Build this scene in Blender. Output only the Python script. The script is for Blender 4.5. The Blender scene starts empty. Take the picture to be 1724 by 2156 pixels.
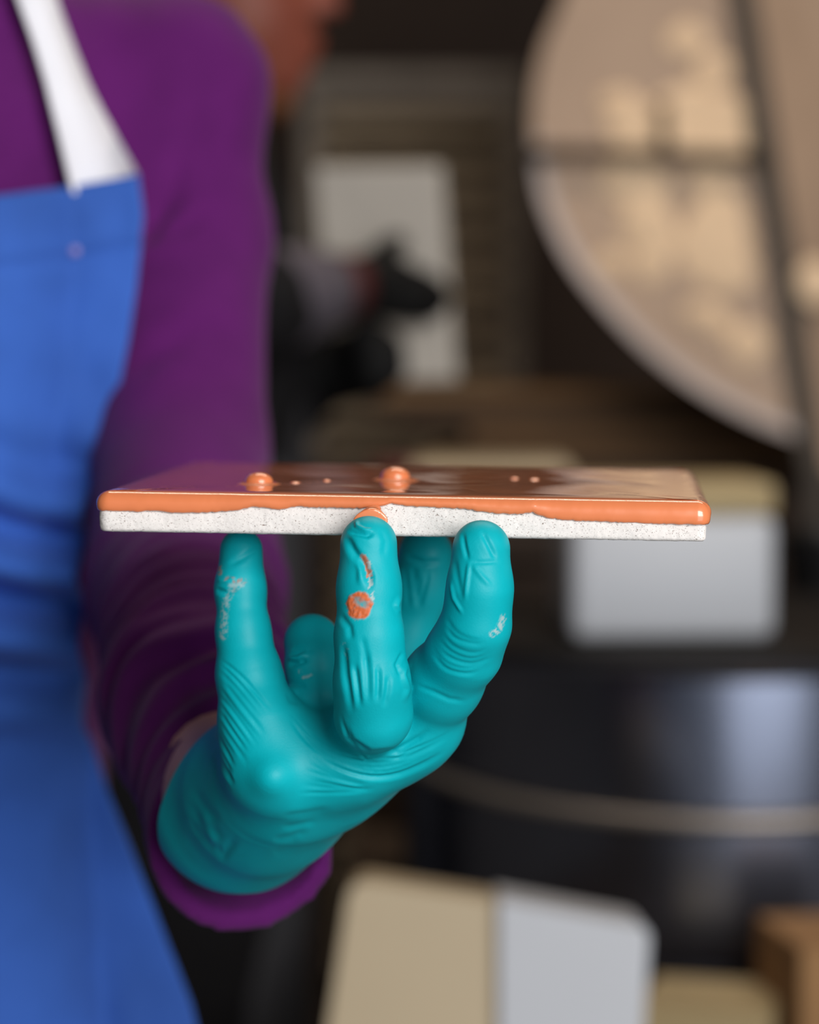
import bpy, bmesh, math, random
import numpy as np
from mathutils import Vector, Matrix, noise as mnoise

random.seed(7); np.random.seed(7)
SC = bpy.context.scene
COL = SC.collection

# ------------------------------------------------------------------ camera
FPX = 1724 * 85 / 24                       # focal length in pixels of the 1724x2156 frame
CAM = np.array([0.0, 0.0, 1.25])
PIT = math.atan((1078 - 680) / FPX)
FW = np.array([0, math.cos(PIT), -math.sin(PIT)])
UP = np.array([0, math.sin(PIT), math.cos(PIT)])
cd = bpy.data.cameras.new('camera'); cam = bpy.data.objects.new('camera', cd); COL.objects.link(cam)
cam.location = CAM; cam.rotation_euler = (math.pi / 2 - PIT, 0, 0)
cd.sensor_fit = 'VERTICAL'; cd.sensor_height = 24 * 2156 / 1724; cd.sensor_width = 24; cd.lens = 85
cd.clip_start = 0.05
cd.dof.use_dof = True; cd.dof.focus_distance = 0.918; cd.dof.aperture_fstop = 5.0
SC.camera = cam

# ------------------------------------------------------------------ light
SC.view_settings.view_transform = 'Standard'; SC.view_settings.look = 'None'
SC.view_settings.gamma = 1; SC.view_settings.use_curve_mapping = False
SC.view_settings.exposure = -0.15
w = bpy.data.worlds.new('world'); SC.world = w; w.use_nodes = True
bg = w.node_tree.nodes['Background']; bg.inputs[0].default_value = (0.70, 0.83, 1.0, 1); bg.inputs[1].default_value = 0.12

def area(name, loc, target, sx, sy, power, col):
    l = bpy.data.lights.new(name, 'AREA'); l.shape = 'RECTANGLE'; l.size = sx; l.size_y = sy
    l.energy = power; l.color = col
    o = bpy.data.objects.new(name, l); COL.objects.link(o); o.location = loc
    o.rotation_euler = (Vector(target) - Vector(loc)).to_track_quat('-Z', 'Y').to_euler()
    return o
# the open doorway behind the camera, in the plane of the missing front wall: sky in its upper part, dimmer ground in its lower part
area('doorway_sky_offscreen', (1.3, -1.40, 2.10), (1.3, 1.0, 2.10), 2.0, 1.6, 125, (1.0, 0.985, 0.96))
area('doorway_ground_offscreen', (1.3, -1.40, 0.65), (1.3, 1.0, 0.65), 2.0, 1.3, 16, (0.92, 0.96, 1.0))
# warm strip fitting under the ceiling, above the frame
area('ceiling_lamp_offscreen', (0.35, 2.35, 2.96), (0.35, 2.35, 0.9), 1.6, 0.16, 21, (1.0, 0.84, 0.68))

# ------------------------------------------------------------------ helpers
def P(px, py, d):
    return CAM + d * (np.array([(px - 862) / FPX, 0, 0]) + UP * ((1078 - py) / FPX) + FW)
def V(px, py, d): return Vector(P(px, py, d))
def proj(X):
    v = X - CAM; d = v @ FW
    return np.stack([862 + FPX * v[:, 0] / d, 1078 - FPX * (v @ UP) / d], 1), d
def s2l(r, g, b):
    f = lambda c: (c / 255 / 12.92) if c / 255 <= 0.04045 else ((c / 255 + 0.055) / 1.055) ** 2.4
    return (f(r), f(g), f(b), 1)

def link(me, name, mats, parent=None):
    o = bpy.data.objects.new(name, me); COL.objects.link(o)
    for m in (mats if isinstance(mats, (list, tuple)) else [mats]):
        if len(me.materials) < 8 and m is not None and m.name not in [x.name for x in me.materials]: me.materials.append(m)
    if parent is not None: o.parent = parent
    return o
def tag(o, label, cat, group=None):
    o['label'] = label; o['category'] = cat
    if group: o['group'] = group
    return o
def struct(o, label, cat='structure'):
    o['kind'] = 'structure'; o['label'] = label; o['category'] = cat; return o
def empty(name, loc=(0, 0, 0)):
    o = bpy.data.objects.new(name, None); COL.objects.link(o); o.location = loc; o.empty_display_size = 0.05
    return o
def setpar(child, par):
    child.parent = par; child.matrix_parent_inverse = Matrix.Translation(par.location).inverted()
    return child

def mesh_np(verts, quads, smooth=True):
    me = bpy.data.meshes.new('m')
    me.vertices.add(len(verts)); me.vertices.foreach_set('co', np.ascontiguousarray(verts, dtype=np.float32).ravel())
    n = len(quads); k = quads.shape[1]
    me.loops.add(n * k); me.loops.foreach_set('vertex_index', quads.astype(np.int32).ravel())
    me.polygons.add(n); me.polygons.foreach_set('loop_start', np.arange(0, n * k, k, dtype=np.int32))
    me.polygons.foreach_set('use_smooth', np.full(n, smooth))
    me.update(calc_edges=True); me.validate()
    return me
def mesh_bm(bm, smooth=False):
    bmesh.ops.recalc_face_normals(bm, faces=bm.faces)
    me = bpy.data.meshes.new('m'); bm.to_mesh(me); bm.free()
    if smooth: me.polygons.foreach_set('use_smooth', np.full(len(me.polygons), True))
    return me
def box_bm(c, s, bev=0.0, rotz=0.0, seg=2):
    bm = bmesh.new(); bmesh.ops.create_cube(bm, size=1)
    for v in bm.verts: v.co = Vector((v.co.x * s[0], v.co.y * s[1], v.co.z * s[2]))
    if bev: bmesh.ops.bevel(bm, geom=bm.edges[:], offset=bev, segments=seg, affect='EDGES', profile=0.5)
    bmesh.ops.rotate(bm, verts=bm.verts, cent=(0, 0, 0), matrix=Matrix.Rotation(rotz, 3, 'Z'))
    bmesh.ops.translate(bm, verts=bm.verts, vec=Vector(c))
    return bm
def box(name, c, s, mat, parent=None, bev=0.0, rotz=0.0, seg=2):
    return link(mesh_bm(box_bm(c, s, bev, rotz, seg), bev > 0 and seg > 2), name, mat, parent)
def lathe(profile, n=64, c=(0, 0, 0), sharp=38):
    vs = []; fs = []
    for (r, z) in profile:
        for i in range(n):
            a = 2 * math.pi * i / n; vs.append((c[0] + r * math.cos(a), c[1] + r * math.sin(a), c[2] + z))
    for j in range(len(profile) - 1):
        for i in range(n):
            fs.append((j * n + i, j * n + (i + 1) % n, (j + 1) * n + (i + 1) % n, (j + 1) * n + i))
    me = bpy.data.meshes.new('m'); me.from_pydata(vs, [], fs); me.update()
    bm = bmesh.new(); bm.from_mesh(me)
    bmesh.ops.remove_doubles(bm, verts=bm.verts, dist=1e-6); bpy.data.meshes.remove(me)
    me = mesh_bm(bm, True); me.set_sharp_from_angle(angle=math.radians(sharp))
    return me
def tube(pts, r, n=12, closed=False):
    pts = [Vector(p) for p in pts]; m = len(pts); vs = []; fs = []
    rs = r if isinstance(r, (list, tuple)) else [r] * m
    prev = None
    for i, p in enumerate(pts):
        t = (pts[(i + 1) % m] - pts[i - 1]) if closed else (pts[min(i + 1, m - 1)] - pts[max(i - 1, 0)])
        t.normalize()
        ref = prev if prev is not None else (Vector((0, 0, 1)) if abs(t.z) < 0.9 else Vector((1, 0, 0)))
        u = (ref - t * ref.dot(t)).normalized(); v = t.cross(u); prev = u
        for k in range(n):
            a = 2 * math.pi * k / n; vs.append(p + (u * math.cos(a) + v * math.sin(a)) * rs[i])
    for i in range(m if closed else m - 1):
        for k in range(n):
            j = (i + 1) % m
            fs.append((i * n + k, i * n + (k + 1) % n, j * n + (k + 1) % n, j * n + k))
    if not closed:
        fs.append(tuple(range(n))[::-1]); fs.append(tuple((m - 1) * n + k for k in range(n)))
    me = bpy.data.meshes.new('m'); me.from_pydata(vs, [], fs); me.update()
    me.polygons.foreach_set('use_smooth', np.full(len(me.polygons), True))
    return me
def prism(outline, thick_vec, smooth=False):
    bm = bmesh.new(); vs = [bm.verts.new(Vector(p)) for p in outline]
    f = bm.faces.new(vs)
    r = bmesh.ops.extrude_face_region(bm, geom=[f])
    bmesh.ops.translate(bm, verts=[e for e in r['geom'] if isinstance(e, bmesh.types.BMVert)], vec=Vector(thick_vec))
    return mesh_bm(bm, smooth)

# ---- signed distance fields, meshed with surface nets
class Field:
    def __init__(s, lo, hi, h):
        s.lo = np.array(lo, float); s.h = h
        n = np.ceil((np.array(hi) - s.lo) / h).astype(int) + 1; s.n = n
        s.ax = [(s.lo[i] + h * np.arange(n[i])).astype(np.float32) for i in range(3)]
        s.f = np.full(n, 0.05, np.float32)
    def sub(s, lo, hi):
        a = np.clip(np.floor((np.array(lo) - s.lo) / s.h).astype(int), 0, s.n)
        b = np.clip(np.ceil((np.array(hi) - s.lo) / s.h).astype(int) + 1, 0, s.n)
        sl = tuple(slice(a[i], b[i]) for i in range(3))
        g = (s.ax[0][sl[0]][:, None, None], s.ax[1][sl[1]][None, :, None], s.ax[2][sl[2]][None, None, :])
        return sl, g
    @staticmethod
    def smin(a, b, k):
        if k <= 0: return np.minimum(a, b)
        hh = np.maximum(k - np.abs(a - b), 0) / k
        return np.minimum(a, b) - hh * hh * (k * 0.25)
    def put(s, fn, lo, hi, k=0.0, mode='u'):
        pad = k + 3 * s.h
        sl, g = s.sub(np.array(lo) - pad, np.array(hi) + pad)
        if min(s.f[sl].shape) == 0: return
        d = fn(*g).astype(np.float32)
        if mode == 'u': s.f[sl] = s.smin(s.f[sl], d, k)
        else: s.f[sl] = -s.smin(-s.f[sl], d, k)          # subtract
    def chain(s, pts, rs, kin=0.003, k=0.003, flat=None):
        pts = [np.array(p, float) for p in pts]; R = max(rs)
        A = np.array(pts)
        def fn(x, y, z):
            out = None
            for i in range(len(pts) - 1):
                d = seg(x, y, z, pts[i], pts[i + 1], rs[i], rs[i + 1], flat)
                out = d if out is None else s.smin(out, d, kin)
            return out
        s.put(fn, A.min(0) - R, A.max(0) + R, k)
    def ell(s, c, r, k=0.003, rot=None, mode='u'):
        c = np.array(c, float); r = np.array(r, float); R = r.max()
        def fn(x, y, z):
            x = x - c[0]; y = y - c[1]; z = z - c[2]
            if rot is not None:
                x, y, z = (rot[0][0] * x + rot[1][0] * y + rot[2][0] * z, rot[0][1] * x + rot[1][1] * y + rot[2][1] * z, rot[0][2] * x + rot[1][2] * y + rot[2][2] * z)
            k0 = np.sqrt((x / r[0]) ** 2 + (y / r[1]) ** 2 + (z / r[2]) ** 2)
            k1 = np.sqrt((x / r[0] ** 2) ** 2 + (y / r[1] ** 2) ** 2 + (z / r[2] ** 2) ** 2) + 1e-9
            return k0 * (k0 - 1) / k1
        s.put(fn, c - R, c + R, k, mode)
    def cut(s, p, nrm):
        p = np.array(p); nrm = np.array(nrm) / np.linalg.norm(nrm)
        x, y, z = s.ax[0][:, None, None], s.ax[1][None, :, None], s.ax[2][None, None, :]
        s.f = np.maximum(s.f, ((x - p[0]) * nrm[0] + (y - p[1]) * nrm[1] + (z - p[2]) * nrm[2]).astype(np.float32))
    def mesh(s, relax=2):
        f = s.f; h = s.h
        f = np.pad(f, 1, constant_values=0.05); lo = s.lo - h
        neg = f < 0
        c = [neg[i:neg.shape[0] - 1 + i, j:neg.shape[1] - 1 + j, k:neg.shape[2] - 1 + k] for i in (0, 1) for j in (0, 1) for k in (0, 1)]
        cnt = sum(x.astype(np.int8) for x in c)
        cells = np.argwhere((cnt > 0) & (cnt < 8))
        idx = np.full(cnt.shape, -1, np.int32); idx[tuple(cells.T)] = np.arange(len(cells))
        acc = np.zeros((len(cells), 3)); num = np.zeros(len(cells))
        for ax in range(3):
            o = [0, 1, 2]; o.remove(ax)
            for a in (0, 1):
                for b in (0, 1):
                    off = [0, 0, 0]; off[o[0]] = a; off[o[1]] = b
                    p0 = cells + off; p1 = p0.copy(); p1[:, ax] += 1
                    v0 = f[tuple(p0.T)]; v1 = f[tuple(p1.T)]
                    m = (v0 < 0) != (v1 < 0)
                    t = v0[m] / (v0[m] - v1[m])
                    q = np.zeros((m.sum(), 3)); q[:, o[0]] = a; q[:, o[1]] = b; q[:, ax] = t
                    acc[m] += q; num[m] += 1
        verts = lo + h * (cells + acc / num[:, None])
        quads = []
        for ax in range(3):
            o = [0, 1, 2]; o.remove(ax)
            sl0 = [slice(1, -1)] * 3; sl1 = [slice(1, -1)] * 3
            sl0[ax] = slice(0, -1); sl1[ax] = slice(1, None)
            ch = neg[tuple(sl0)] != neg[tuple(sl1)]
            e = np.argwhere(ch)
            e[:, o[0]] += 1; e[:, o[1]] += 1
            fl = neg[tuple(e.T)]
            def cell(da, db):
                q = e.copy(); q[:, o[0]] += da; q[:, o[1]] += db; return idx[tuple(q.T)]
            q = np.stack([cell(-1, -1), cell(0, -1), cell(0, 0), cell(-1, 0)], 1)
            if ax == 1: fl = ~fl
            q[~fl] = q[~fl][:, ::-1]
            quads.append(q)
        quads = np.concatenate(quads)
        quads = quads[(quads >= 0).all(1)]
        for _ in range(relax):
            acc = np.zeros_like(verts); num = np.zeros(len(verts))
            for k in range(4):
                for dk in (1, 3):
                    a = quads[:, k]; b = quads[:, (k + dk) % 4]
                    for j in range(3): acc[:, j] += np.bincount(a, weights=verts[b, j], minlength=len(verts))
                    num += np.bincount(a, minlength=len(verts))
            verts = 0.5 * verts + 0.5 * acc / np.maximum(num, 1)[:, None]
        return verts, quads
def seg(x, y, z, a, b, r0, r1, flat=None):
    ba = b - a; L = float(ba @ ba) + 1e-12
    px, py, pz = x - a[0], y - a[1], z - a[2]
    t = np.clip((px * ba[0] + py * ba[1] + pz * ba[2]) / L, 0, 1)
    qx, qy, qz = px - t * ba[0], py - t * ba[1], pz - t * ba[2]
    d2 = qx * qx + qy * qy + qz * qz
    if flat is not None:
        n, sc = flat
        qn = qx * n[0] + qy * n[1] + qz * n[2]
        d2 = d2 + (sc * sc - 1) * qn * qn
    return np.sqrt(d2) - (r0 + t * (r1 - r0))
def normals(v, q):
    a = v[q[:, 2]] - v[q[:, 0]]; b = v[q[:, 3]] - v[q[:, 1]]
    n = np.cross(a, b); out = np.zeros_like(v)
    for k in range(4):
        for j in range(3): out[:, j] += np.bincount(q[:, k], weights=n[:, j], minlength=len(v))
    return out / (np.linalg.norm(out, axis=1)[:, None] + 1e-12)
def vnoise(pts, sc, oct=2, seed=0.0):
    return np.array([mnoise.fractal(Vector((p[0] * sc + seed, p[1] * sc, p[2] * sc)), 1.0, 2.0, oct) for p in pts])

# ------------------------------------------------------------------ materials
def mat(name, col, rough=0.6, metal=0.0, spec=0.5, coat=0.0, var=0.0, vscale=8.0, bump=0.0, bscale=60.0, bdist=0.001, col2=None, sheen=0.0, sss=0.0, stretch=None):
    m = bpy.data.materials.new(name); m.use_nodes = True; nt = m.node_tree; b = nt.nodes['Principled BSDF']
    b.inputs['Roughness'].default_value = rough; b.inputs['Metallic'].default_value = metal
    b.inputs['Specular IOR Level'].default_value = spec; b.inputs['Coat Weight'].default_value = coat; b.inputs['Coat Roughness'].default_value = 0.03
    b.inputs['Sheen Weight'].default_value = sheen
    if sss: b.inputs['Subsurface Weight'].default_value = sss; b.inputs['Subsurface Radius'].default_value = (0.012, 0.005, 0.003); b.inputs['Subsurface Scale'].default_value = 1
    tc = nt.nodes.new('ShaderNodeTexCoord')
    co = tc.outputs['Object']
    if stretch:
        mp = nt.nodes.new('ShaderNodeMapping'); mp.inputs['Scale'].default_value = stretch
        nt.links.new(co, mp.inputs[0]); co = mp.outputs[0]
    n = nt.nodes.new('ShaderNodeTexNoise'); n.inputs['Scale'].default_value = vscale; n.inputs['Detail'].default_value = 4
    nt.links.new(co, n.inputs['Vector'])
    r = nt.nodes.new('ShaderNodeValToRGB')
    c2 = col2 if col2 else tuple(max(0, c * (1 - var)) for c in col[:3]) + (1,)
    c1 = col if col2 else tuple(min(1, c * (1 + var * 0.6)) for c in col[:3]) + (1,)
    r.color_ramp.elements[0].position = 0.35; r.color_ramp.elements[1].position = 0.68
    r.color_ramp.elements[0].color = c2; r.color_ramp.elements[1].color = c1
    nt.links.new(n.outputs['Fac'], r.inputs[0]); nt.links.new(r.outputs[0], b.inputs['Base Color'])
    if bump:
        n2 = nt.nodes.new('ShaderNodeTexNoise'); n2.inputs['Scale'].default_value = bscale; n2.inputs['Detail'].default_value = 5
        nt.links.new(co, n2.inputs['Vector'])
        bp = nt.nodes.new('ShaderNodeBump'); bp.inputs['Strength'].default_value = bump; bp.inputs['Distance'].default_value = bdist
        nt.links.new(n2.outputs['Fac'], bp.inputs['Height']); nt.links.new(bp.outputs[0], b.inputs['Normal'])
    m['ramp'] = r.name
    return m
def add_stains(m, layers):
    """mix stain colours in by mesh attributes (name, colour, roughness)"""
    nt = m.node_tree; b = nt.nodes['Principled BSDF']
    src = b.inputs['Base Color'].links[0].from_socket
    for an, col in layers:
        at = nt.nodes.new('ShaderNodeAttribute'); at.attribute_name = an
        mx = nt.nodes.new('ShaderNodeMix'); mx.data_type = 'RGBA'
        nt.links.new(at.outputs['Fac'], mx.inputs['Factor']); nt.links.new(src, mx.inputs['A']); mx.inputs['B'].default_value = col
        src = mx.outputs['Result']
    nt.links.new(src, b.inputs['Base Color'])
    return m
M = {}
M['glove'] = add_stains(mat('teal_nitrile', (0.0005, 0.400, 0.465, 1), 0.46, spec=0.22, var=0.05, vscale=90, bump=0.25, bscale=1500, bdist=0.0002),
    [('dried_glaze', s2l(205, 105, 62)), ('clay_dust', s2l(176, 190, 190))])
M['glaze'] = mat('wet_orange_glaze', s2l(230, 132, 84), 0.30, spec=0.5, coat=1.0, var=0.03, vscale=60)
M['sweater'] = mat('purple_knit', s2l(91, 26, 98), 0.9, spec=0.12, var=0.10, vscale=30, bump=0.3, bscale=900, bdist=0.0006, sheen=0.06)
M['apron'] = mat('blue_canvas', s2l(56, 100, 190), 0.8, spec=0.2, var=0.28, vscale=9, bump=0.3, bscale=700, bdist=0.0005, sheen=0.1)
M['strap'] = mat('white_cotton_tape', s2l(238, 238, 246), 0.8, spec=0.2, var=0.03, bump=0.3, bscale=600, bdist=0.0005)
M['skin'] = mat('skin', s2l(196, 142, 118), 0.5, spec=0.35, var=0.08, vscale=40, bump=0.1, bscale=500, bdist=0.0003, sss=0.06)
M['skin_red'] = mat('flushed_skin', s2l(132, 70, 55), 0.5, spec=0.3, var=0.12, vscale=14, sss=0.06)
M['hair'] = mat('dark_brown_hair', s2l(42, 28, 20), 0.5, var=0.3, vscale=60, bump=0.6, bscale=220, bdist=0.002)
M['beard'] = mat('brown_beard', s2l(110, 66, 38), 0.7, var=0.3, vscale=60, bump=0.6, bscale=220, bdist=0.002)
M['eye'] = mat('eye_white', s2l(235, 230, 225), 0.2)
M['iris'] = mat('dark_iris', s2l(50, 34, 24), 0.15)
M['jeans'] = mat('dark_trousers', s2l(34, 36, 46), 0.85, var=0.2, vscale=30, bump=0.3, bscale=500)
M['shoe'] = mat('black_shoe', s2l(26, 25, 25), 0.5, var=0.2)
M['blackcloth'] = mat('black_shirt', s2l(26, 25, 27), 0.9, spec=0.15, var=0.2, vscale=20)
M['darkapron'] = mat('charcoal_apron', s2l(66, 66, 70), 0.8, spec=0.2, var=0.25, vscale=6)
M['greysleeve'] = mat('grey_violet_cuff', s2l(84, 78, 88), 0.85, var=0.2, vscale=30)
M['blackglove'] = mat('black_glove', s2l(8, 8, 9), 0.7, spec=0.2, var=0.1)
M['redcuff'] = mat('dark_red_cuff', s2l(74, 14, 16), 0.8, var=0.2)
M['whiteboard'] = mat('pale_bisque', s2l(182, 175, 166), 0.7, var=0.05, vscale=6)
M['rack'] = mat('rack_metal', s2l(132, 122, 112), 0.6, metal=0.1, var=0.25, vscale=10)
M['rackboard'] = mat('rack_board', s2l(176, 158, 134), 0.8, var=0.3, vscale=10)
M['wallb'] = mat('brown_wall', s2l(66, 52, 44), 0.9, var=0.3, vscale=1.6, bump=0.3, bscale=20, bdist=0.01)
M['wall'] = mat('grey_wall', s2l(110, 104, 98), 0.9, var=0.15, vscale=2, bump=0.3, bscale=20, bdist=0.01)
M['floor'] = mat('concrete_floor', s2l(120, 116, 112), 0.8, var=0.25, vscale=3, bump=0.3, bscale=40, bdist=0.004)
M['table'] = mat('dusty_table', s2l(74, 60, 48), 0.7, var=0.2, vscale=5, stretch=(1, 6, 1))
M['tablebody'] = mat('dark_timber', s2l(58, 44, 34), 0.8, var=0.3, vscale=8)
M['ply'] = mat('brown_plywood', s2l(118, 84, 46), 0.75, var=0.35, vscale=6, stretch=(1, 1, 9))
M['ply2'] = mat('dark_plywood', s2l(74, 54, 36), 0.8, var=0.3, vscale=6, stretch=(1, 1, 9))
M['steel'] = mat('dark_steel', s2l(128, 134, 152), 0.26, metal=1.0, var=0.35, vscale=5, bump=0.06, bscale=9, bdist=0.01, stretch=(1, 1, 0.4))
M['wire'] = mat('galvanised_wire', s2l(150, 142, 134), 0.4, metal=0.8, var=0.1)
M['white'] = mat('white_plastic', s2l(192, 195, 202), 0.45, var=0.04, vscale=4)
M['cream'] = mat('cream_plastic', s2l(190, 172, 142), 0.5, var=0.06, vscale=4)
M['lid'] = mat('cream_cardboard', s2l(172, 152, 112), 0.7, var=0.12, vscale=9)
M['card'] = mat('brown_cardboard', s2l(150, 112, 72), 0.8, var=0.12, vscale=9)
M['black'] = mat('black_plastic', s2l(20, 20, 22), 0.45, var=0.1)
M['darkbar'] = mat('dark_steel_bar', s2l(62, 54, 46), 0.6, metal=0.4, var=0.2, vscale=10)
M['red'] = mat('dark_red_enamel', s2l(92, 20, 16), 0.4, var=0.1)
M['hood'] = mat('dusty_steel_sheet', s2l(168, 142, 120), 0.55, metal=0.1, var=0.12, vscale=5)
M['beige'] = mat('pale_beige', s2l(232, 202, 168), 0.8, var=0.06, vscale=18, bump=0.4, bscale=90, bdist=0.002)  # pale tone of the low patches on the hood
M['rim'] = mat('grey_rim', s2l(172, 158, 152), 0.5, metal=0.2, var=0.1)
# unglazed clay: white with dark pits
def clay_mat():
    m = mat('white_clay_body', s2l(232, 227, 224), 0.9, spec=0.2, var=0.04, vscale=120)
    nt = m.node_tree; b = nt.nodes['Principled BSDF']; tc = [n for n in nt.nodes if n.type == 'TEX_COORD'][0]
    src = b.inputs['Base Color'].links[0].from_socket
    mp = nt.nodes.new('ShaderNodeMapping'); mp.inputs['Scale'].default_value = (1.0, 1.0, 1.8); nt.links.new(tc.outputs['Object'], mp.inputs[0])
    hs = []
    for sc, lo, hi in ((1700, 0.285, 0.375), (560, 0.25, 0.33)):
        n = nt.nodes.new('ShaderNodeTexNoise'); n.inputs['Scale'].default_value = sc; n.inputs['Detail'].default_value = 2; n.inputs['Roughness'].default_value = 0.6
        nt.links.new(mp.outputs[0], n.inputs['Vector'])
        r = nt.nodes.new('ShaderNodeMapRange'); r.inputs['From Min'].default_value = lo; r.inputs['From Max'].default_value = hi
        nt.links.new(n.outputs['Fac'], r.inputs['Value']); hs.append(r.outputs['Result'])
    mn = nt.nodes.new('ShaderNodeMath'); mn.operation = 'MINIMUM'; nt.links.new(hs[0], mn.inputs[0]); nt.links.new(hs[1], mn.inputs[1])
    mx = nt.nodes.new('ShaderNodeMix'); mx.data_type = 'RGBA'; mx.inputs['A'].default_value = s2l(150, 128, 118)
    nt.links.new(mn.outputs[0], mx.inputs['Factor']); nt.links.new(src, mx.inputs['B']); nt.links.new(mx.outputs['Result'], b.inputs['Base Color'])
    n3 = nt.nodes.new('ShaderNodeTexNoise'); n3.inputs['Scale'].default_value = 700; n3.inputs['Detail'].default_value = 4; nt.links.new(tc.outputs['Object'], n3.inputs['Vector'])
    ad = nt.nodes.new('ShaderNodeMath'); ad.operation = 'MULTIPLY_ADD'; nt.links.new(n3.outputs['Fac'], ad.inputs[0]); ad.inputs[1].default_value = 0.6; nt.links.new(mn.outputs[0], ad.inputs[2])
    bp = nt.nodes.new('ShaderNodeBump'); bp.inputs['Strength'].default_value = 0.6; bp.inputs['Distance'].default_value = 0.0005
    nt.links.new(ad.outputs[0], bp.inputs['Height']); nt.links.new(bp.outputs[0], b.inputs['Normal'])
    return m
M['clay'] = clay_mat()

# ------------------------------------------------------------------ room
struct(box('floor', (0.4, 2.2, -0.05), (6.0, 7.2, 0.1), M['floor']), 'grey concrete workshop floor')
struct(box('wall_back', (0.4, 5.75, 1.5), (6.0, 0.1, 3.0), M['wallb']), 'dark brown wall at the far end of the workshop')
struct(box('wall_left', (-2.65, 2.2, 1.5), (0.1, 7.2, 3.0), M['wall']), 'plain grey workshop wall beside the person in the apron')
struct(box('wall_right', (3.45, 2.2, 1.5), (0.1, 7.2, 3.0), M['wall']), 'plain grey workshop wall beyond the machine hood')
struct(box('ceiling', (0.4, 2.2, 3.05), (6.0, 7.2, 0.1), M['wall']), 'plain grey workshop ceiling')

# ------------------------------------------------------------------ the tile
TL = 0.1942; TW = 0.195; TT = 0.0133
TM = Matrix.Translation((-0.0027, 0.926, 1.1951)) @ Matrix.Rotation(-0.0705, 4, 'Z') @ Matrix.Rotation(0.0122, 4, 'Y')
TMn = np.array(TM)
def perim(w, l, rad, n=None, step=0.0006):
    """rounded rectangle outline, counter-clockwise, y from 0 to l, as (point, outward normal)"""
    pts = []
    def side(a, b, nrm):
        a = np.array(a); b = np.array(b); k = max(2, int(np.linalg.norm(b - a) / step))
        for i in range(k): pts.append((a + (b - a) * i / k, np.array(nrm)))
    def corner(c, a0):
        k = 10
        for i in range(k):
            a = a0 + math.pi / 2 * i / k; nn = np.array([math.cos(a), math.sin(a)]); pts.append((np.array(c) + nn * rad, nn))
    x = w / 2
    side((-x + rad, 0), (x - rad, 0), (0, -1)); corner((x - rad, rad), -math.pi / 2)
    side((x, rad), (x, l - rad), (1, 0)); corner((x - rad, l - rad), 0)
    side((x - rad, l), (-x + rad, l), (0, 1)); corner((-x + rad, l - rad), math.pi / 2)
    side((-x, l - rad), (-x, rad), (-1, 0)); corner((-x + rad, rad), math.pi)
    return pts
tile = empty('ceramic_tile', TM.to_translation())
tile.rotation_euler = TM.to_euler()
tag(tile, 'square white clay tile topped with wet orange glaze, balanced on gloved fingertips', 'tile')
# clay body
pp = perim(TW, TL, 0.0030, step=0.0005)
def ring_mesh(rings, cap_top=True, cap_bot=True):
    n = len(rings[0]); vs = [tuple(p) for r in rings for p in r]; fs = []
    for j in range(len(rings) - 1):
        for i in range(n):
            fs.append((j * n + i, j * n + (i + 1) % n, (j + 1) * n + (i + 1) % n, (j + 1) * n + i))
    if cap_bot: fs.append(tuple(range(n))[::-1])
    if cap_top: fs.append(tuple((len(rings) - 1) * n + i for i in range(n)))
    me = bpy.data.meshes.new('m'); me.from_pydata(vs, [], fs); me.update()
    me.polygons.foreach_set('use_smooth', np.full(len(me.polygons), True))
    return me
zs = [-TT + 0.0, -TT + 0.0005, -TT + 0.0011] + list(np.linspace(-TT + 0.0018, -0.0022, 15))
rings = []
for j, z in enumerate(zs):
    r = []
    for (q, nn) in pp:
        a = 0.00020 if j > 1 else 0.00035
        nz = mnoise.fractal(Vector((q[0] * 620, q[1] * 620, z * 1000)), 0.8, 2.0, 3)
        n2 = mnoise.fractal(Vector((q[0] * 60, q[1] * 60, z * 90 + 5)), 0.8, 2.0, 2)
        off = a * nz + 0.0004 * n2 - (0.0009 if j == 0 else (0.0002 if j == 1 else 0))
        if j in (0, 1, 2): off -= 0.0012 * max(0, n2 - 0.25)
        off -= 0.0006 * max(0.0, nz - 0.45)
        zz = z + (0.00018 * nz if j < 3 else 0)
        r.append((q[0] + nn[0] * off, q[1] + nn[1] * off, zz))
    rings.append(r)
body = link(ring_mesh(rings), 'clay_body', M['clay'], tile); body['label'] = 'bare white clay edge with small pits'
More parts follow.
